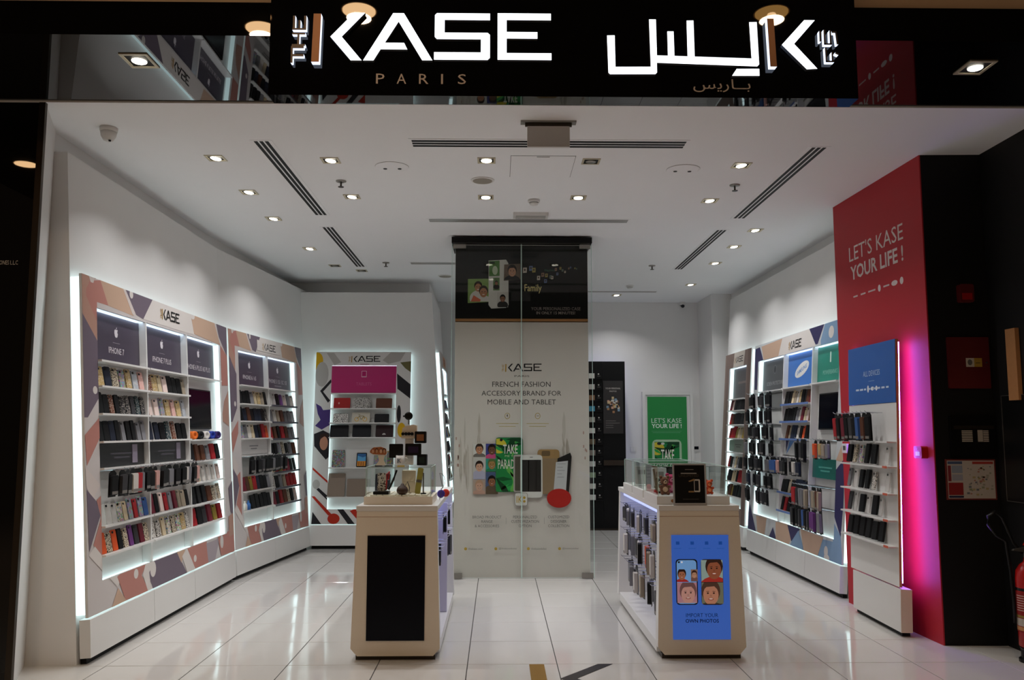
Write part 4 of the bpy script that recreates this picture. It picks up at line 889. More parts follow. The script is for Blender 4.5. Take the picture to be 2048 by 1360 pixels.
# top photographs
cv.poly([(-.325, 2.92), (-.075, 2.935), (-.078, 3.19), (-.325, 3.185)], '7f9a5a'); cv.up()
def two_heads(cv, x0, x1, z0, z1):
    r = [(x0, x1, z0, z1)]
    for cx, cz, k in ((x0+.11, z1-.085, .042), (x1-.075, z1-.14, .048)):
        cv.poly(ellipse(cx, cz-.13, k*2.2, .09), 'c9c4c0', r); cv.poly(ellipse(cx, cz+.012, k*1.05, k*1.2), '2a1d18', r); cv.up(); cv.poly(ellipse(cx, cz-.01, k*.85, k*1.08), 'a87456', r); cv.up()
        cv.poly(ellipse(cx-.015, cz, .006, .005, 8), '201612', r); cv.poly(ellipse(cx+.015, cz, .006, .005, 8), '201612', r); cv.poly(ellipse(cx, cz-.03, .015, .006, 8), 'd8c4bc', r)
    cv.poly([(x0+.03, z0), (x0+.06, z0+.07), (x0+.14, z0+.02), (x0+.13, z0)], 'c86a52', r); cv.up()
two_heads(cv, -.323, -.08, 2.937, 3.185)
P = [(-.10, 3.39), (.09, 3.40), (.115, 3.36), (.118, 2.90), (.09, 2.87), (-.07, 2.86), (-.10, 2.90)]
cv.poly(P, 'c9c6c0'); cv.up(); cv.poly([(-.095, 3.385), (.02, 3.39), (.02, 3.22), (-.095, 3.215)], '4f7a3e'); cv.ell(-.06, 3.365, .03, .012, 'd8d4cc', 12); cv.up(); cv.ell(-.03, 3.28, .03, .05, 'b9c4a8', 12)
face_pic(cv, -.05, .02, 3.06, 3.20, '5c7a4a', '9a6a50', '1c1614', '17171a'); face_pic(cv, -.005, .112, 2.875, 3.04, 'bdb8b2', '8a5f48', '15110f', '2c2a2a')
cv.up(); cv.poly([(.065, 3.165), (.25, 3.18), (.245, 3.355), (.07, 3.345)], '6a5a4c'); cv.up(); face_pic(cv, .07, .243, 3.175, 3.345, '6a5a4c', 'b98a70', '1c1512', '222224', s=1.1)
cv.text('Family', .291, .477, 3.027, 3.127, 'd8c98a', .005); cv.text('Happiness', .51, .63, 3.265, 3.295, '3f6a58')
for k in range(20):
    t_ = k/19; x = .30+.56*t_+rw.uniform(-.015, .015); z = 3.18+.12*t_+rw.uniform(-.13, .13)*(1-t_*.8); q = .03*(1-.75*t_); face = ('b9aca0', '8a6a58', '5a6a90', '9a8a4a', '6a7a70')[k % 5]
    if x < .5 and z < 3.14: continue
    cv.poly([(x-q*.7, z-q), (x+q*.7, z-q*.9), (x+q*.75, z+q), (x-q*.65, z+q*.95)], face); cv.up(); cv.ell(x, z+q*.15, q*.35, q*.45, '4a352c', 8); cv.y += STEP*.5
cv.text('YOUR PERSONALIZED CASE', .363, .899, 2.842, 2.876, '8f8580'); cv.text('IN ONLY 15 MINUTES!', .42, .84, 2.797, 2.829, '9a8f88', .01)
# phone cases printed lower down
cv.poly(rrect(-.262, .012, .868, 1.412, .03), 'c4b8aa'); cv.up()
g3 = [1.405, 1.262, 1.03, .875]
for (x0, x1, z0, z1, bgc, sk, hr, st) in ((-.257, -.128, 1.266, 1.405, 'c9c6c0', 'b07a5c', '33241c', '6a645e'), (-.124, .006, 1.25, 1.405, '3a3f80', '6a4632', '1a1210', 'c04a7a'), (-.257, -.128, 1.03, 1.262, 'b9b4ae', 'c99a80', '2a1c16', 'a8a4b8'), (-.124, .006, 1.11, 1.246, '2f8f7f', 'a07a4a', '5a6a3a', '2a7a50'), (-.257, -.128, .875, 1.026, 'a89488', 'c49a84', 'b08a70', 'b89080'), (-.124, .006, .875, 1.106, '4a5a7a', '8a5a3e', '1a1412', '5a4a3a')):
    face_pic(cv, x0, x1, z0, z1, bgc, sk, hr, st, s=1.25)
cv.up(4); cv.poly(rrect(-.02, .272, .895, 1.472, .035), '3a6a4a'); cv.up(); palm_art(cv, -.013, .265, .902, 1.465); cv.ell(.04, 1.445, .016, .016, '2a2a2c', 12); cv.text('TAKE', .06, .215, 1.30, 1.395, 'd6d6cc', .012); cv.text('ME TO', .08, .2, 1.265, 1.285, 'b9c9a0'); cv.text('PARADISE', .005, .25, 1.14, 1.24, 'd0cfc0', .008)
cv.up(2); cv.poly(rrect(.425, .66, .878, 1.345, .035), '9a7a50'); cv.up(); cv.rect(.47, .655, .885, 1.25, '8a7358'); cv.poly(rrect(.47, .56, 1.275, 1.33, .015), '6b573c')
cv.poly(rrect(.17, .32, .895, 1.29, .02), 'a29a94'); cv.up(); cv.poly(rrect(.185, .305, .91, 1.27, .01), '4f4a3e')
cv.up(); cv.poly(rrect(.243, .478, .838, 1.287, .035), 'd0ccc6'); cv.up(); cv.rect(.258, .464, .90, 1.235, '2d2a28'); cv.rect(.325, .335, .90, 1.235, '4d4844'); cv.rect(.41, .414, .90, 1.235, '45403c'); cv.ell(.36, 1.262, .02, .004, '6a6460', 10)
cv.up(); P = [(.60, .89), (.755, .86), (.79, 1.27), (.775, 1.31), (.64, 1.25)]; cv.poly(P, '211f1f'); cv.up(); cv.poly([(.595, .905), (.725, .89), (.75, 1.225), (.622, 1.21)], 'bdbcbc')
cv.up()
for i in range(5): cv.rect(.635, .635+(.09, .06, .08, .05, .07)[i], 1.19-.035*i, 1.195-.035*i, '8a8888')
cv.ell(.653, .832, .13, .1, 'b0241f', 28); cv.poly(rrect(.183, .32, .752, .89, .02), '9c968e'); cv.up(); cv.poly(rrect(.189, .314, .758, .884, .016), 'cfc9c2'); cv.up(); cv.text('K', .222, .265, .785, .855, 'b08f35', .01); cv.rect(.203, .212, .785, .855, 'b08f35'); cv.ell(.285, .838, .014, .014, 'b08f35', 10); cv.ell(.285, .8, .014, .014, 'b08f35', 10)
for lines, cx in ((('BROAD PRODUCT', 'RANGE', '& ACCESSORIES'), -.109), (('PERSONALIZED', 'CUSTOMIZATION', 'OPTION'), .293), (('CUSTOMIZED', 'DESIGNER', 'COLLECTION'), .647)):
    for i, l in enumerate(lines): cv.ctext(l, cx, .623-.046*i, .651-.046*i, '6a6460')
for x in (.09, .492): cv.rect(x, x+.004, .565, .63, '9a948e')
for x, tx, w in ((-.349, 'thekase.com', .15), (-.031, '@thekasedubai', .19), (.311, 'thekasedubai', .16), (.639, '@thekasedubai', .17)): cv.ell(x+.016, .309, .016, .016, 'b8963c', 10); cv.text(tx, x+.045, x+.045+w, .298, .322, '7a746c')
cv.put('printed_poster', PC)
for x0, x1, w in ((-.497, .253, 'left'), (.259, 1.019, 'right')):
    g = tag(empty('glass_door', TR(0, 9.10, 0)), 'frameless clear glass door leaf in front of the %s half of the poster column' % w, 'glass door', 'glass door leaves')
    b = MB(); b.box(x0, x1, 0, .01, .008, 3.566); b.build('glass_pane', M['glass'], g)
    b = MB()
    for x in (x0, x1): b.box(x-.0022, x+.0022, -.0005, .0105, .008, 3.566)
    b.build('polished_edge', M['greenedge'], g)
    ex = x0 if w == 'left' else x1; a, c_ = (ex+.012, ex+.13) if w == 'left' else (ex-.13, ex-.012)
    b = MB(); b.box(a, c_, -.012, .022, .008, .06); b.build('bottom_patch', M['steel'], g)
    b = MB(); b.box(a, c_+(.02 if w == 'left' else 0), -.012, .022, 3.515, 3.56); b.build('top_patch', M['steel'], g)
t = tag(empty('door_header', TR(.26, 9.14, 3.57)), 'black header bar over the poster column and glass doors', 'header')
b = MB(); b.box(-.76, .762, -.09, .5, 0, .06); b.build('header_bar', M['black'], t)
b = MB(); b.box(-.74, .74, -.075, -.065, -.003, -.0005); b.build('channel', M['steel'], t)

# ---------------------------------------------------------------- back of the shop
t = tag(empty('black_cabinet', TR(0, 13.4, 0)), 'tall black photo-booth cabinet with blue glow against the back wall', 'cabinet')
b = MB(); b.box(.95, 1.655, 0, .3, .03, 2.63); b.build('card_rack', M['black'], t)
b = MB(); b.box(1.657, 2.012, .0, .3, .03, 2.63); b.build('cabinet_body', M['black'], t)
b = MB(); b.box(.96, 2.0, .03, .3, .0, .029); b.build('toe_recess', M['dkmetal'], t)
b = MB(); b.box(1.0, 1.99, .31, .35, 2.60, 2.63); b.box(1.985, 2.005, .31, .35, .1, 2.63); o = b.build('led_profile', M['ledb'], t); o['label'] = 'blue-white light strip behind the cabinet'
b = MB(); b.box(1.664, 1.975, -.014, -.001, 1.494, 2.323); p = b.build('poster_panel', mat('charcoal_panel', (44, 42, 42), .4, noise=.03), t)
cv = Canvas(-.0146); cv.ctext('YOUR PERSONAL', 1.82, 2.19, 2.215, 'bdb8b2', w=.24, bold=.01); cv.ctext('PHOTOS', 1.82, 2.145, 2.17, 'bdb8b2', w=.11, bold=.01)
for k in range(34):
    x, z = rw.gauss(0, .055), rw.gauss(0, .06); q = .018
    if abs(x) > .12 or abs(z) > .12: continue
    cv.rect(1.82+x-q, 1.82+x+q, 1.95+z-q, 1.95+z+q, ('c9b48a', 'a8805a', '7f9ab0', 'c8c4bc', '6a4a3a', 'd0a08a')[k % 6])
    if k % 6 == 5: cv.up()
for i, w in enumerate((.16, .22, .12, .12)): cv.rect(1.70, 1.70+w, 1.69-.035*i, 1.696-.035*i, '8a8682')
cv.put('lettering', p)
b = MB(); b.box(1.66, 1.98, -.03, -.001, 1.0, 1.08); b.build('counter_ledge', M['dkmetal'], t)
for i in range(12):
    z = 2.46-.172*i
    b = MB(); b.box(1.44, 1.53, -.02, -.006, z-.1, z-.02); o = b.build('photo_card', M['c_plain'], t); o.color = lin(('c9c6c0', 'b9b4ae', '8a6a50', '4a90a8', 'a8a49c', 'd0cec8', '6a5a48', '8a8078', 'c4c2be', '8a9a80', 'd0cec8', 'd4d2ce')[i])
    b = MB(); b.box(1.0, 1.655, -.022, -.001, z-.112, z-.106); b.build('card_ledge', M['darkplas'], t)
    cv = Canvas(-.0007); cv.ell(1.595, z-.03, .012, .012, 'c9c6c0', 10); cv.rect(1.575, 1.625, z-.065, z-.06, '8a8682'); cv.put('lettering', t)
dr = empty('door_1', TR(0, 13.86, 0)); dr['kind'] = 'structure'; dr['label'] = 'white back-wall door carrying the green poster'
b = MB(); b.box(2.36, 2.41, -.02, .038, 0, 2.17); b.box(3.14, 3.19, -.02, .038, 0, 2.17); b.box(2.411, 3.139, -.02, .038, 2.12, 2.17); b.build('door_frame', M['lam'], dr)
b = MB(); b.box(2.412, 3.138, -.004, .036, .01, 2.118); b.build('door_leaf', M['paint'], dr)
b = MB(); b.tube([(2.46, -.004, 1.0), (2.46, -.05, 1.0), (2.56, -.05, 1.0)], .009, 8); b.build('door_handle', M['steel'], dr)
GP = tag(empty('green_poster', TR(0, 13.84, 0)), 'green slogan poster on the back-wall door', 'poster')
b = MB(); b.box(2.441, 3.082, 0, .012, .6, 2.089); b.build('poster_board', mat('green_print', (22, 132, 58), .45, noise=.02), GP)
cv = Canvas(-.0006); cv.text("LET'S KASE", 2.501, 2.993, 1.665, 1.742, 'cfe0d0'); cv.text('YOUR LIFE !', 2.504, 2.993, 1.58, 1.65, 'dce8dc', .022); cv.rect(2.5, 2.99, 1.53, 1.533, '7fb08a'); cv.rect(2.52, 2.97, 1.503, 1.512, '5a9f70')
cv.poly(rrect(2.507, 2.985, .55, 1.394, .07), 'a8c4a4', [(2.4, 3.1, .61, 1.5)]); cv.up(); palm_art(cv, 2.545, 2.95, .62, 1.36); cv.ell(2.62, 1.33, .035, .022, '2a2a2c', 12); cv.ell(2.68, 1.33, .03, .02, 'c9d0c4', 12); cv.text('TAKE', 2.65, 2.862, 1.055, 1.236, 'e4e2d6', .012); cv.text('PARADISE', 2.58, 2.92, .8, .97, 'd6d4c6', .008)
cv.put('printed_poster', GP)
for x, z, l in ((2.205, 1.19, 'white double light switch on the back wall left of the door'),):
    t = tag(empty('light_switch', TR(x, 13.897, z)), l, 'switch'); b = MB(); b.box(-.045, .045, -.008, 0, 0, .085); b.build('plate', M['lam'], t)
    for sx in (-.02, .02): b = MB(); b.box(sx-.016, sx+.016, -.012, -.008, .015, .07); b.build('rocker', M['paint'], t)
t = tag(empty('wall_controller', TR(3.235, 13.897, 1.215)), 'small white wall controller with dark screen right of the back door', 'controller')
b = MB(); b.box(-.05, .05, -.02, 0, 0, .09); b.build('housing', M['lam'], t); b = MB(); b.box(-.036, .036, -.0215, -.02, .02, .07); b.build('display', M['screen'], t)

# ---------------------------------------------------------------- kiosks
def kiosk(label, cx, open_side, scr):
    k = tag(empty('kiosk', TR(cx, 5.95, 0)), label, 'kiosk', 'counter kiosks on the shop floor')
    wt, wb = .275, .302
    out = [(-wb+.045, .03), (wb-.045, .03), (wb, .08), (wt, .995), (-wt, .995), (-wb, .08)]
    b = MB(); b.prism(out, 0, .09, 0, 1); b.build('front_panel', [M['kiosk'], M['lam']], k)  # front face carries the painted warm light, sides stay white
    b = MB(); b.prism(out, 1.88, 1.97, 1); b.build('rear_panel', [M['kiosk'], M['lam']], k)
    b = MB(); b.box(-.27, .27, .03, 1.94, .0, .0295); b.build('toe_recess', M['dkmetal'], k)
    b = MB(); b.box(-.295, .295, .0905, 1.8795, .03, .10); b.build('base_deck', M['lam'], k)
    b = MB(); b.box(-.279, .279, -.003, 1.99, .9955, 1.03); b.build('counter_top', M['lam'], k)
    b = MB(); b.box(-.275, .275, -.0012, -.0004, .955, .9575); b.build('joint_line', M['tan'], k)
    s = 1 if open_side > 0 else -1
    b = MB(); b.box(min(s*.02, -s*.25), max(s*.02, -s*.25), .0905, 1.8795, .1005, .95); b.build('spine_panel', M['lam'], k)
    b = MB(); b.box(min(s*.05, s*.25), max(s*.05, s*.25), .12, 1.85, .962, .982); o = b.build('led_profile', M['ledb'], k); o['label'] = 'blue-white light strip under the counter top'
    x0, x1, z0, z1 = -.198, .196, .132, .830
    b = MB(); b.box(x0, x1, -.006, -.0005, z0, z1); b.build('screen', M['screen'] if scr == 'off' else SCR_ON, k)
    return k
m, n, l, bb = newmat('lit_blue_screen'); bb.inputs['Base Color'].default_value = lin('101830'); bb.inputs['Roughness'].default_value = .15; bb.inputs['Emission Color'].default_value = lin((62, 108, 205)); bb.inputs['Emission Strength'].default_value = .5; SCR_ON = m
M['scrprint'] = printmat('lit_screen_picture', .15, .42)
KL = kiosk('left white kiosk with warm light painted into its front, dark unlit screen', -.69, 1, 'off')
KR = kiosk('right white kiosk with warm light painted into its front, lit blue screen', 1.396, -1, 'on')
b = MB(); b.box(.06, .285, 1.06, 1.10, .102, .96); b.build('middle_panel', mat('violet_light_tint_panel', (205, 200, 222), .4, noise=.01), KL)  # violet light on this panel is put into its base colour
cv = Canvas(-.0064)
for i, x in enumerate((-.155, -.055, .045, .14)): cv.rect(x-.012, x+.012, .765, .787, '1d4ba0'); cv.rect(x-.025, x+.025, .738, .742, '2a5cb4')
def shell(x0, x1, z0, z1): return rrect(x0, x1, z0, z1, .022)
cv.poly(shell(-.172, -.022, .362, .668), '14161c'); cv.up(); cv.poly(shell(-.165, -.03, .369, .661), '6fa0d8'); cv.up()
face_pic(cv, -.165, -.03, .515, .60, '6fa0d8', '9a6248', '2a1a14', 'a02a26', hx=.25, s=1.3); cv.up(2); cv.ell(-.15, .648, .007, .007, '14161c', 10); cv.ell(-.13, .648, .007, .007, 'd8dce4', 10); face_pic(cv, -.165, -.03, .375, .512, 'a87a86', 'b88a80', '6a4a4a', 'a8868c', hx=.55, hz=.5, s=1.6); cv.up()
cv.poly(shell(.0, .152, .362, .668), '2a2026'); cv.up()
face_pic(cv, .002, .15, .515, .662, '8aa09a', '8a5038', '33201a', 'a03028', hx=.6, hz=.62, s=1.5); face_pic(cv, .002, .15, .37, .512, '6a6e5c', 'b07a62', '4a342a', '4a4438', hx=.42, hz=.5, s=1.7); face_pic(cv, -.07, -.024, .52, .60, '8a6a58', 'b0846c', '3a241c', '70504a', s=1.6)
cv.up(3); cv.ctext('IMPORT YOUR', -.0, .282, .308, '0d2450', w=.22); cv.ctext('OWN PHOTOS', -.0, .245, .27, '0a1638', w=.228, bold=.018)
cv.put('screen_picture', KR, 'scrprint')
# merchandise on the open sides of the kiosks
def kiosk_goods(k, s, name, rows, n):
    for r, (z, codes) in enumerate(rows):
        b = MB(); b.tube([(s*.10, .13, z), (s*.10, 1.84, z)], .004, 5); b.tube([(s*.06, .13, z+.012), (s*.06, 1.84, z+.012)], .004, 5); b.build('wire_rail', M['chrome'], k)
        for i, c_ in enumerate(codes):
            y = .2+1.6*(i+.5)/len(codes)
            b = MB(); b.tube([(s*.02, y, z), (s*.29, y, z), (s*.30, y, z+.012)], .003, 5); b.build('peg_hook', M['chrome'], k)
            if c_ == ' ': continue
            o = link('hanging_pack', PKL if r else PK); hx, nm, ms = G[c_]; o.color = lin(hx)
            o.matrix_world = k.matrix_world @ TR(s*(.22+random.uniform(-.03, .05)), y, z-.0035) @ RZ(s*PI/2+random.uniform(-.3, .3)) @ Matrix.Diagonal((1, 1, random.uniform(.84, .92), 1))
            tag(o, '%s accessory pack, %s from the front on the %s rail of the %s kiosk' % (nm, ORD[i], ('upper', 'middle', 'lower')[r], name), 'phone accessory', 'packs hanging in the %s kiosk' % name)
bpy.context.view_layer.update()
kiosk_goods(KR, -1, 'right', ((.905, 'twgdwgdgwd'), (.69, 'wtdokwdgwg'), (.44, 'dkkgtwdggk')), 8)
kiosk_goods(KL, 1, 'left', ((.905, '   k  k '), (.69, ' g k  d ')), 8)
# glass display cases
def glass_case(label, x0, x1, y0, y1, zb, zt, base_h, knob=False, grp='glass display cases on the kiosks'):
    t = tag(empty('display_case', TR((x0+x1)/2, (y0+y1)/2, zb)), label, 'display case', grp); w, d = (x1-x0)/2, (y1-y0)/2; H = zt-zb
    b = MB(); b.box(-w, w, -d, d, 0, base_h); b.build('base', M['kiosk'] if knob is None else M['lam'], t)
    e = .012; w2, d2 = w-e, d-e
    for nm, a in (('glass_pane', (-w2, w2, -d2, -d2+.004, base_h, H)), ('glass_pane', (-w2, w2, d2-.004, d2, base_h, H)), ('glass_pane', (-w2, -w2+.004, -d2+.0045, d2-.0045, base_h, H)), ('glass_pane', (w2-.004, w2, -d2+.0045, d2-.0045, base_h, H)), ('glass_lid', (-w2, w2, -d2, d2, H+.0003, H+.004))):
        b = MB(); b.box(*a); b.build(nm, M['glass'], t)
    b = MB()
    for sx in (-1, 1):
        for sy in (-1, 1): b.box(sx*w2-.002, sx*w2+.002, sy*d2-.002, sy*d2+.002, base_h, H)
    for sx in (-1, 1): b.box(sx*w2-.0018, sx*w2+.0018, -d2, d2, H+.0045, H+.0065)
    for sy in (-1, 1): b.box(-w2, w2, sy*d2-.0018, sy*d2+.0018, H+.0045, H+.0065)
    b.build('polished_edge', M['greenedge'], t)
    if knob: b = MB(); b.lathe([(.012, 0), (.012, .008), (.006, .011)], (-w+.11, -d, base_h*.45), 14, 0, T=RX(PI/2)); b.build('lock', M['bronze'], t)
    return t
CT = 1.0305
glass_case('glass case with a bamboo slat tray on the left kiosk', -.935, -.455, 6.05, 6.5, CT, 1.285, .055, None)
glass_case('front glass case with plush keyrings on the right kiosk', 1.118, 1.63, 6.02, 6.55, CT, 1.29, .058, True)
glass_case('middle glass case on the right kiosk', 1.118, 1.63, 6.62, 7.1, CT, 1.29, .058)
glass_case('rear glass case on the right kiosk', 1.118, 1.63, 7.17, 7.62, CT, 1.29, .058)
TOP = 1.0855; GT = 1.2925
tr = tag(empty('slat_tray', TR(-.695, 6.27, TOP+.001)), 'tray of pale slats inside the left glass case', 'tray')
for i in range(9): b = MB(); b.box(-.2+.045*i, -.162+.045*i, -.19, .19, 0, .008); b.build('slat', M['kiosk'], tr)
TT = TOP+.0095
def box_thing(name, x, y, z, w, d, h, rot, m, label, cat, draw=None, grp=None):
    t = tag(empty(name, TR(x, y, z) @ RZ(rot)), label, cat, grp); b = MB(); b.prism(rrect(-w/2, w/2, 0, h, min(w, h)*.05, 1), -d/2, d/2); b.build('box_body', m, t)
    if draw: cv = Canvas(-d/2-.0005); draw(cv, w, h); cv.put('printed_front', t)
    return t
t = tag(empty('phone_holder', TR(-.825, 6.16, TT)), 'dark holder with a red-edged picture phone case in the left glass case', 'phone holder')
b = MB(); b.prism(rrect(-.055, .055, 0, .022, .004, 1), -.05, .05); b.build('foot', M['darkplas'], t)
b = MB(); b.prism(rrect(-.03, .03, .0225, .15, .008, 2), -.01, .0); o = b.build('picture_case', M['c_spots'], t); o.color = lin('cfc8c2')
b = MB(); b.tube([(.032, -.005, .03), (.036, -.02, .08), (.034, .0, .14), (.05, .02, .16), (.045, .01, .1)], .006, 6); b.build('red_strap', M['alarm'], t)
b = MB(); b.tube([(.045, .03, .03), (.075, .06, .1), (.095, .08, .165)], .008, 6); b.build('arm', M['darkplas'], t)
t = tag(empty('brown_pouch', TR(-.675, 6.13, TT)), 'round brown leather pouch with a pointed top in the left glass case', 'pouch')
b = MB(); b.lathe([(.02, 0), (.038, .012), (.042, .03), (.034, .05), (.016, .062), (.012, .072), (.004, .08)], n=14); b.build('bag', mat('brown_leather', (66, 40, 30), .5, noise=.1, nscale=60), t, True)
b = MB(); b.tube([(.02, .0, .06), (.035, 0, .09), (.05, 0, .05), (.048, 0, .02)], .004, 6); b.build('cord', M['steel'], t)
t = tag(empty('strap_pack', TR(-.575, 6.2, TT) @ Matrix.Rotation(.13, 4, 'Y')), 'tall yellow-green strap in a clear pack, left glass case', 'strap')
b = MB(); b.prism(rrect(-.02, .02, 0, .185, .006, 1), -.006, .006); b.build('strap', mat('yellow_green_fabric', (170, 160, 72), .6, noise=.12, nscale=90), t)
b = MB(); b.box(-.021, .021, -.008, .008, .08, .1); b.build('buckle', M['steel'], t)
t = tag(empty('stylus_stand', TR(-.53, 6.17, TT)), 'thin dark stylus standing on a disc in the left glass case', 'stylus')
b = MB(); b.lathe([(.02, 0), (.02, .008)], n=14); b.build('disc', M['darkplas'], t); b = MB(); b.tube([(0, 0, .008), (0, 0, .15)], .005, 8); b.build('pen', M['steel'], t)
for i, (z, w) in enumerate(((TT, .1), (TT+.081, .1))): box_thing('white_carton', -.65, 6.34, z, w, .09, .08, .05, M['kiosk'], 'cream carton in the left glass case, %s of the stack' % ('lower' if i == 0 else 'upper'), 'box')
# things standing on top of the left glass case
tw = tag(empty('display_tower', TR(-.645, 6.3, GT+.005)), 'white display tower standing on the left glass case', 'stand')
b = MB(); b.prism(rrect(-.03, .03, 0, .19, .004, 1), -.03, .03); b.build('pillar', M['lam'], tw)
b = MB(); b.prism([(-.058, .19), (.055, .19), (.055, .285), (.03, .292), (-.03, .28), (-.05, .265)], -.04, .04); b.build('head', M['kiosk'], tw)
for i in range(4): b = MB(); b.lathe([(.012, 0), (.012, .012), (.008, .014)], (-.045+.022*i, -.0405, .225), 10, 0, T=RX(PI/2)); b.build('lens', M['darkplas'], tw)
dk = lambda c: (lambda cv, w, h: (cv.rect(-w*.32, w*.32, h*.2, h*.75, c)))
def bag(x, z, w, h, rot, label, colr): 
    t = box_thing('black_gift_bag', x, 6.225, z, w, .02, h, rot, M['darkplas'], label, 'pack', dk(colr), 'black packs around the display tower')
bag(-.61, 1.362+.005, .115, .085, .0, 'black pack with a purple print, middle right of the display tower', '2a1c38')
bag(-.735, 1.35+.0, .1, .1, .2, 'plain black pack hanging at the left of the display tower', '151517')
bag(-.558, 1.455, .085, .085, -.2, 'black pack with a brown picture, top right of the display tower', '8a5a3a')
bag(-.545, 1.2905+.005, .075, .08, -.35, 'tilted black pack at the lower right of the display tower', '24302a')
for o in [o for o in COL.objects if o.name.startswith('black_gift_bag')]:
    h0 = 1.2975; z = o.location.z
    if z > 1.33:
        q = MB(); q.tube([(0, .0105, .04), (0, .045, .05)], .004, 6); q.build('clip_arm', M['darkplas'], o)
t = tag(empty('white_mug', TR(-.70, 6.2, GT+.005)), 'white mug printed with the shop emblem on the left glass case', 'mug')
b = MB(); b.lathe([(.026, 0), (.031, .004), (.032, .07), (.029, .07), (.028, .01), (.01, .008)], n=20); b.build('cup', M['lam'], t, True)
b = MB(); b.tube([(.031, 0, .055), (.05, 0, .05), (.052, 0, .03), (.031, 0, .018)], .004, 6); b.build('handle', M['lam'], t)
cv = Canvas(-.0335); cv.text('K', -.012, .008, .018, .05, '5a6478', .02); cv.rect(-.019, -.014, .018, .05, '5a6478'); cv.put('emblem', t)
t = tag(empty('photo_fan_stand', TR(-.84, 6.2, GT+.005)), 'small stand with a fan-shaped photo top at the left of the glass case', 'photo stand')
b = MB(); b.prism([(-.035, 0), (.035, 0), (.02, .035), (.025, .07), (-.02, .07), (-.012, .035)], -.01, .01); b.build('stem', M['kiosk'], t)
b = MB(); b.prism([(-.085, .09), (-.06, .075), (.035, .07), (.045, .085), (.04, .12), (.0, .135), (-.055, .13), (-.08, .11)], -.004, .004); b.build('fan', M['lam'], t)
cv = Canvas(-.0046)
cv.poly([(-.08, .093), (-.058, .079), (.033, .074), (.041, .087), (.036, .117), (.0, .131), (-.054, .127), (-.075, .109)], 'a8643c'); cv.up()
for x, c_ in ((-.058, '8a4a34'), (-.03, '5a3020'), (0, '7a4a3a'), (.024, '4a2c20')): cv.ell(x, .104, .0125, .019, c_, 12)
cv.up()
for x, c_ in ((-.058, 'd0a084'), (-.03, 'b98a6c'), (0, 'd8b094'), (.024, 'c09070')): cv.ell(x, .1, .009, .0145, c_, 12)
cv.put('printed_front', t)
t = box_thing('photo_cube', -.79, 6.32, GT+.005, .05, .04, .1, .2, M['lam'], 'grey patterned photo block behind the fan-shaped stand', 'photo block'); t.children[0].data.materials[0] = M['c_flowers']; t.children[0].color = lin('8a8a8c')
t = tag(empty('clip_mirror', TR(-.655, 6.3, GT+.2985)), 'black clip-on ring lens standing on top of the display tower', 'lens')
b = MB(); b.tube([(0, 0, 0), (0, 0, .035)], .004, 6); b.build('stem', M['dkmetal'], t)
b = MB(); b.lathe([(.016, -.006), (.03, -.006), (.03, .006), (.016, .006)], (0, 0, .062), 16, 0, T=RX(PI/2)); b.build('ring', M['darkplas'], t, True)
b = MB(); b.ball((-.035, 0, .06), .007, n=8); b.build('screw', M['darkplas'], t)
t = tag(empty('cable_coil', TR(-.43, 6.42, CT)), 'thin grey cable standing in a loop beside the left glass case', 'cable')
b = MB(); b.tube([(.0, 0, .003), (.02, 0, .1), (.0, 0, .2)]+[(-.0+.04*math.sin(a), 0, .14+.06*math.cos(a)) for a in [k*.5 for k in range(1, 7)]], .0022, 5); b.build('wire', M['dkmetal'], t)
for x, y, c_, nm in ((-.405, 6.75, 'c23a2a', 'red'), (-.435, 6.72, '3a2a78', 'purple')):
    b = MB(); b.lathe([(.01, -.02), (.028, -.02), (.03, -.014), (.03, .014), (.028, .02), (.01, .02)], (0, 0, 0), 16, 0, T=RX(PI/2)); o = b.build('cable_roll', M['c_plain'], None, True); o.matrix_world = TR(x, y-(.06 if nm == 'purple' else 0), CT+.0305); o.color = lin(c_)
    tag(o, '%s rolled strap on the rear edge of the left kiosk top' % nm, 'strap roll')
# inside and in front of the right kiosk cases
ps = tag(empty('counter_poster', TR(1.338, 5.965, CT) @ RX(-.06)), 'black phone poster in a clear upright holder on the front edge of the right kiosk', 'poster')
b = MB(); b.prism(rrect(-.117, .117, 0, .285, .004, 1), -.006, 0); b.build('clear_holder', mat('clear_acrylic', (176, 176, 178), .15, noise=.02), ps)
b = MB(); b.box(-.105, .105, -.008, -.0065, .016, .275); b.build('poster_sheet', M['darkplas'], ps)
cv = Canvas(-.0084); cv.rect(-.03, .03, .243, .248, '7a7672'); cv.rect(-.06, .05, .216, .222, 'a8a4a0'); cv.ctext('UNLIMITED', -.005, .194, .212, '4a4034', w=.14); cv.poly(rrect(.03, .072, .09, .178, .005, 1), 'c9c4bc'); cv.up(); cv.rect(.034, .062, .1, .168, '1a1a1d'); cv.poly([(-.01, .165), (.03, .182), (.04, .172), (0, .16)], '9a7a50'); cv.rect(-.01, .03, .088, .098, '9a7a50'); cv.rect(-.05, .06, .04, .044, '4a4846'); cv.put('printed_front', ps)
b = MB(); b.box(-.117, .117, 0, .05, 0, .004); b.build('foot', M['lam'], ps)
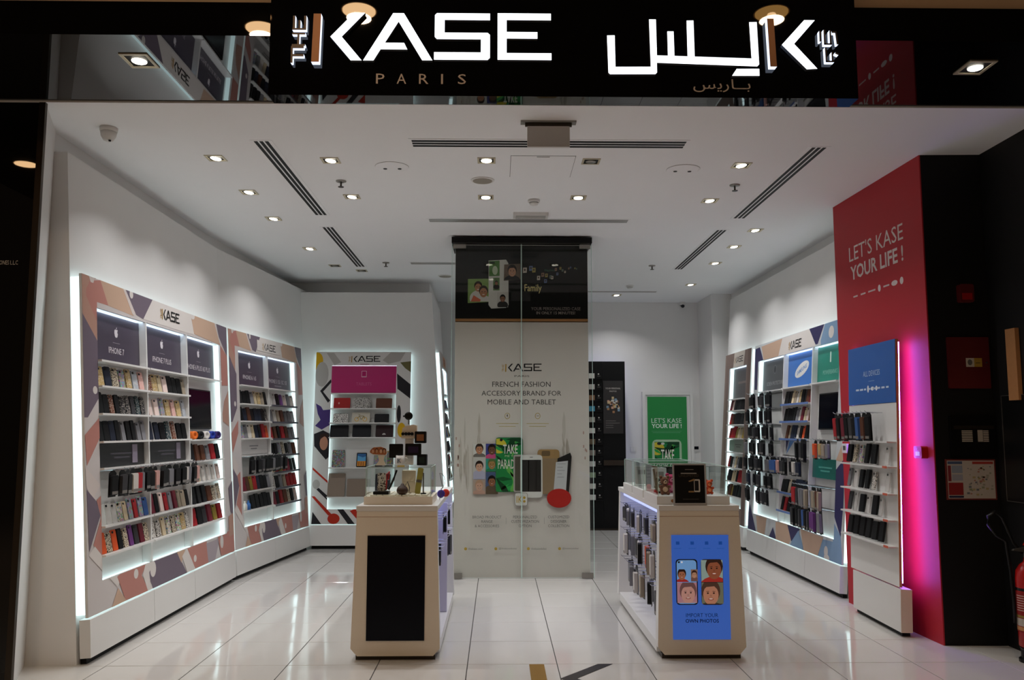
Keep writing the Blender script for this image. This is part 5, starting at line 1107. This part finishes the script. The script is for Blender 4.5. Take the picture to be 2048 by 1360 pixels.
def plush(x, y, z, col, bel, label, s=1):
    t = tag(empty('plush_keyring', TR(x, y, z) @ Matrix.Scale(s, 4)), label, 'plush toy', 'plush keyrings in the front case'); cm = mat('plush', col, .9, noise=.2, nscale=200); cb = mat('plush_belly', bel, .9, noise=.1, nscale=200)
    b = MB(); b.ball((0, 0, .034), .03, sz=1.12); b.build('body', cm, t, True); b = MB(); b.ball((0, -.003, .085), .027); b.build('head', cm, t, True)
    b = MB(); b.ball((-.022, 0, .108), .011); b.ball((.022, 0, .108), .011); b.build('ears', cm, t, True)
    b = MB(); b.ball((0, -.024, .079), .012); b.ball((0, -.018, .034), .018); b.build('muzzle_and_belly', cb, t, True)
    b = MB(); b.ball((-.009, -.0285, .092), .0035, n=6); b.ball((.009, -.0285, .092), .0035, n=6); b.ball((0, -.036, .083), .004, n=6); b.build('eyes_and_nose', M['darkplas'], t)
    b = MB()
    for sx in (-1, 1): b.ball((sx*.028, -.012, .05), .011); b.ball((sx*.018, -.02, .012), .012)
    b.build('paws', cm, t, True)
TC = CT+.0585
plush(1.2, 6.16, TC, (120, 78, 58), (196, 160, 130), 'brown plush bear keyring at the front of the right kiosk case', 1.15)
plush(1.18, 6.26, TC, (52, 60, 48), (200, 200, 190), 'dark green plush keyring behind the brown bear')
plush(1.27, 6.27, TC, (176, 40, 92), (210, 120, 150), 'pink plush keyring behind the brown bear', 1.25)
plush(1.53, 6.2, TC, (206, 78, 34), (226, 130, 80), 'orange plush keyring right of the black counter poster', .9)
t = tag(empty('red_charger', TR(1.2, 6.8, TC)), 'dark stick with a pink-red foot in the middle right-kiosk case', 'charger'); b = MB(); b.lathe([(.018, 0), (.02, .02), (.012, .035)], n=14); b.build('foot', mat('coral_plastic', (226, 82, 74), .4, noise=.03), t); b = MB(); b.box(-.01, .01, -.008, .008, .0355, .13); b.build('stick', M['darkplas'], t)
t = tag(empty('leaning_stand', TR(1.19, 6.42, TC)), 'dark leaning strap with a red foot in the front right-kiosk case', 'strap'); b = MB(); b.prism([(-.02, 0), (.02, 0), (.012, .02), (-.012, .02)], -.02, .02); b.build('foot', M['alarm'], t); b = MB(); b.tube([(0, 0, .02), (-.01, .0, .1), (-.02, 0, .17)], .008, 6); b.build('strap', M['darkplas'], t)
for i, (x, y, w, h, c_) in enumerate(((1.42, 6.4, .12, .15, 'dcdad6'), (1.3, 6.9, .11, .16, 'd0d0d4'), (1.48, 6.85, .12, .12, 'c4c2c0'), (1.25, 7.4, .12, .15, 'cfccc8'), (1.5, 7.4, .11, .14, 'b4b4b8'))):
    box_thing('product_carton', x, y, TC, w, .05, h, .2-.1*i, mat('pale_carton', c_, .5, noise=.03), 'pale product carton in the %s case of the right kiosk, %s' % (('front', 'middle', 'middle', 'rear', 'rear')[i], ('behind the poster', 'left', 'right', 'left', 'right')[i]), 'box', lambda cv, w, h: cv.rect(-w*.3, w*.3, h*.55, h*.8, '8a8684'))

# ---------------------------------------------------------------- black column and right edge
YB = 6.283
def on_black(name, label, cat): return tag(empty(name, TR(0, YB, 0)), label, cat)
t = on_black('alarm_sounder', 'small dark red alarm sounder high on the black column', 'fire alarm')
b = MB(); b.prism(rrect(3.46, 3.567, 2.502, 2.639, .01, 1), -.05, 0); b.build('housing', M['maroon'], t); b = MB(); b.box(3.475, 3.552, -.052, -.05, 2.52, 2.57); b.build('grille', M['alarm'], t)
t = on_black('hose_cabinet_door', 'maroon metal cabinet door with yellow-white sticker on the black column', 'cabinet')
b = MB(); b.prism(rrect(3.36, 3.672, 1.857, 2.241, .004, 1), -.02, 0); b.build('door', M['maroon'], t)
b = MB(); b.lathe([(.008, 0), (.006, .008)], (3.645, -.02, 2.05), 10, 0, T=RX(PI/2)); b.build('lock', M['chrome'], t)
cv = Canvas(-.0206); cv.rect(3.492, 3.554, 2.018, 2.084, 'cfcabc'); cv.rect(3.554, 3.613, 2.018, 2.084, 'b8963c'); cv.up(); cv.ell(3.522, 2.052, .018, .022, '6a6a66', 14); cv.rect(3.565, 3.6, 2.045, 2.05, '4a4030'); cv.put('sticker', t)
t = on_black('alarm_controller', 'black alarm panel with two pale label blocks on the black column', 'control panel')
b = MB(); b.prism(rrect(3.345, 3.675, 1.36, 1.66, .006, 1), -.03, 0); b.build('housing', M['darkplas'], t)
b = MB(); b.box(3.368, 3.665, -.033, -.0305, 1.557, 1.582); b.build('header_strip', M['dkmetal'], t)
cv = Canvas(-.0306)
for x0, x1 in ((3.425, 3.505), (3.585, 3.625)):
    for i in range(7): cv.rect(x0, x1, 1.464+.0125*i, 1.472+.0125*i, 'b4aca0')
cv.rect(3.543, 3.582, 1.464, 1.55, 'aaa398'); cv.put('label_strips', t)
t = on_black('evacuation_plan', 'framed evacuation plan with red legend on the black column', 'plan')
b = MB(); b.box(3.302, 3.672, -.012, 0, 1.04, 1.335); b.build('frame', mat('dark_red_frame', (112, 44, 40), .5, noise=.05), t)
cv = Canvas(-.0126); cv.rect(3.312, 3.662, 1.05, 1.325, 'b8b0a8'); cv.up(); cv.rect(3.316, 3.425, 1.30, 1.32, '4a5a7a'); cv.rect(3.316, 3.425, 1.055, 1.07, '2a2c48'); cv.rect(3.316, 3.425, 1.075, 1.165, '8a2a2a'); cv.rect(3.316, 3.34, 1.175, 1.29, '7a3036'); cv.rect(3.345, 3.425, 1.235, 1.29, '8a94a4'); cv.rect(3.345, 3.425, 1.18, 1.225, '9a9ca8'); cv.rect(3.50, 3.655, 1.30, 1.318, 'a03a34')
for k in range(46): x, z = 3.45+rw.random()*.19, 1.07+rw.random()*.21; w = rw.uniform(.008, .022); cv.rect(x, x+w, z, z+w*.7, ('9a9888', '8a9078', 'a89a70', '70747a', 'a8786a')[k % 5])
cv.put('printed_plan', t)
t = tag(empty('timber_batten', TR(3.688, 5.95, 0)), 'bare tan timber batten fixed on the black side wall', 'timber')
b = MB(); b.box(-.03, 0, -.035, .08, 1.76, 2.27); b.build('batten', M['wood'], t)
t = tag(empty('glass_board', TR(3.688, 6.02, 0)), 'black board with a thin pale edge on the dark side wall', 'board')
b = MB(); b.box(-.012, 0, -.6, .135, 1.04, 1.80); b.build('board', M['darkplas'], t)
b = MB(); b.box(-.015, -.0125, .129, .135, 1.04, 1.80); b.box(-.015, -.0125, -.6, .135, 1.795, 1.80); b.box(-.015, -.0125, -.6, .135, 1.04, 1.045); b.build('pale_edge', M['steel'], t)
E_ = tag(empty('fire_extinguisher', TR(3.60, 5.84, 0)), 'red fire extinguisher on a black stand at the right edge', 'fire extinguisher')
b = MB(); b.lathe([(.085, .0), (.085, .02), (.07, .03), (.07, .08), (.078, .095)], n=20); b.build('foot_stand', M['darkplas'], E_)
b = MB(); b.lathe([(.07, .096), (.08, .105), (.081, .55), (.075, .60), (.05, .64), (.025, .66), (.02, .69)], n=28); b.build('cylinder', M['ext'], E_, True)
b = MB(); b.lathe([(.0815, .47), (.0815, .49)], n=28); b.build('dark_band', M['darkplas'], E_); 
lab = MB()
def lband(z0, z1, col, a0=2.6, a1=5.2, r=.0818):
    N = 12
    for k in range(N):
        p = [(r*math.cos(a), r*math.sin(a)) for a in (a0+(a1-a0)*k/N, a0+(a1-a0)*(k+1)/N)]
        lab.face([(p[0][0], p[0][1], z0), (p[1][0], p[1][1], z0), (p[1][0], p[1][1], z1), (p[0][0], p[0][1], z1)], 0, lin(col))
lband(.2, .465, '8a2422'); lband(.21, .235, 'c08a5a', r=.0821); lband(.24, .29, 'b8b0a4', r=.0821); lband(.295, .31, '8a7a3a', r=.0821)
for k in range(7): lband(.34+.016*k, .346+.016*k, 'c4a8a0', 3.0, 4.6, .0822)
lab.build('label', M['print'], E_)
b = MB(); b.lathe([(.022, .69), (.022, .72), (.012, .73)], n=12); b.build('valve', M['steel'], E_)
b = MB(); b.prism([(-.10, .735), (-.09, .745), (.03, .765), (.05, .755), (.02, .735), (-.02, .725)], -.01, .01); b.build('lever', M['steel'], E_)
b = MB(); b.prism([(-.02, .77), (.0, .80), (.08, .79), (.08, .775), (.0, .767)], -.011, .011); b.build('carry_handle', M['ext'], E_)
hp = [(-.02, .012, .715), (-.07, .03, .78), (-.09, .05, .86), (-.12, .06, .95), (-.17, .06, .99), (-.22, .06, .96), (-.22, .06, .90), (-.17, .06, .83), (-.11, .05, .79), (-.095, .04, .6), (-.09, .03, .4), (-.092, .03, .25)]
b = MB(); b.tube(hp, .011, 8); b.build('hose', M['darkplas'], E_, True)
# floor inlay of the logo in the entrance
cv = Canvas(0); fd = empty('floor_logo', TR(0, 0, .0015) @ RX(-PI/2)); tag(fd, 'gold bar and black chevron of the logo inlaid in the entrance floor', 'floor decal')
def flat(name, pts, m):
    b = MB(); b.prism([(x, y) for x, y in pts], -.0006, .0002); b.build(name, m, fd)
flat('gold_bar', [(.213, 5.843), (.312, 5.843), (.312, 5.15), (.213, 5.15)], mat('gold_inlay', (150, 112, 40), .3, metal=.3, noise=.04))
flat('black_chevron', [(.672, 5.844), (.771, 5.844), (.50, 5.515), (.78, 5.15), (.68, 5.15), (.398, 5.515)], mat('black_inlay', (38, 34, 40), .3, noise=.04))
print('CASES', NCASE[0], 'OBJECTS', len(bpy.data.objects))
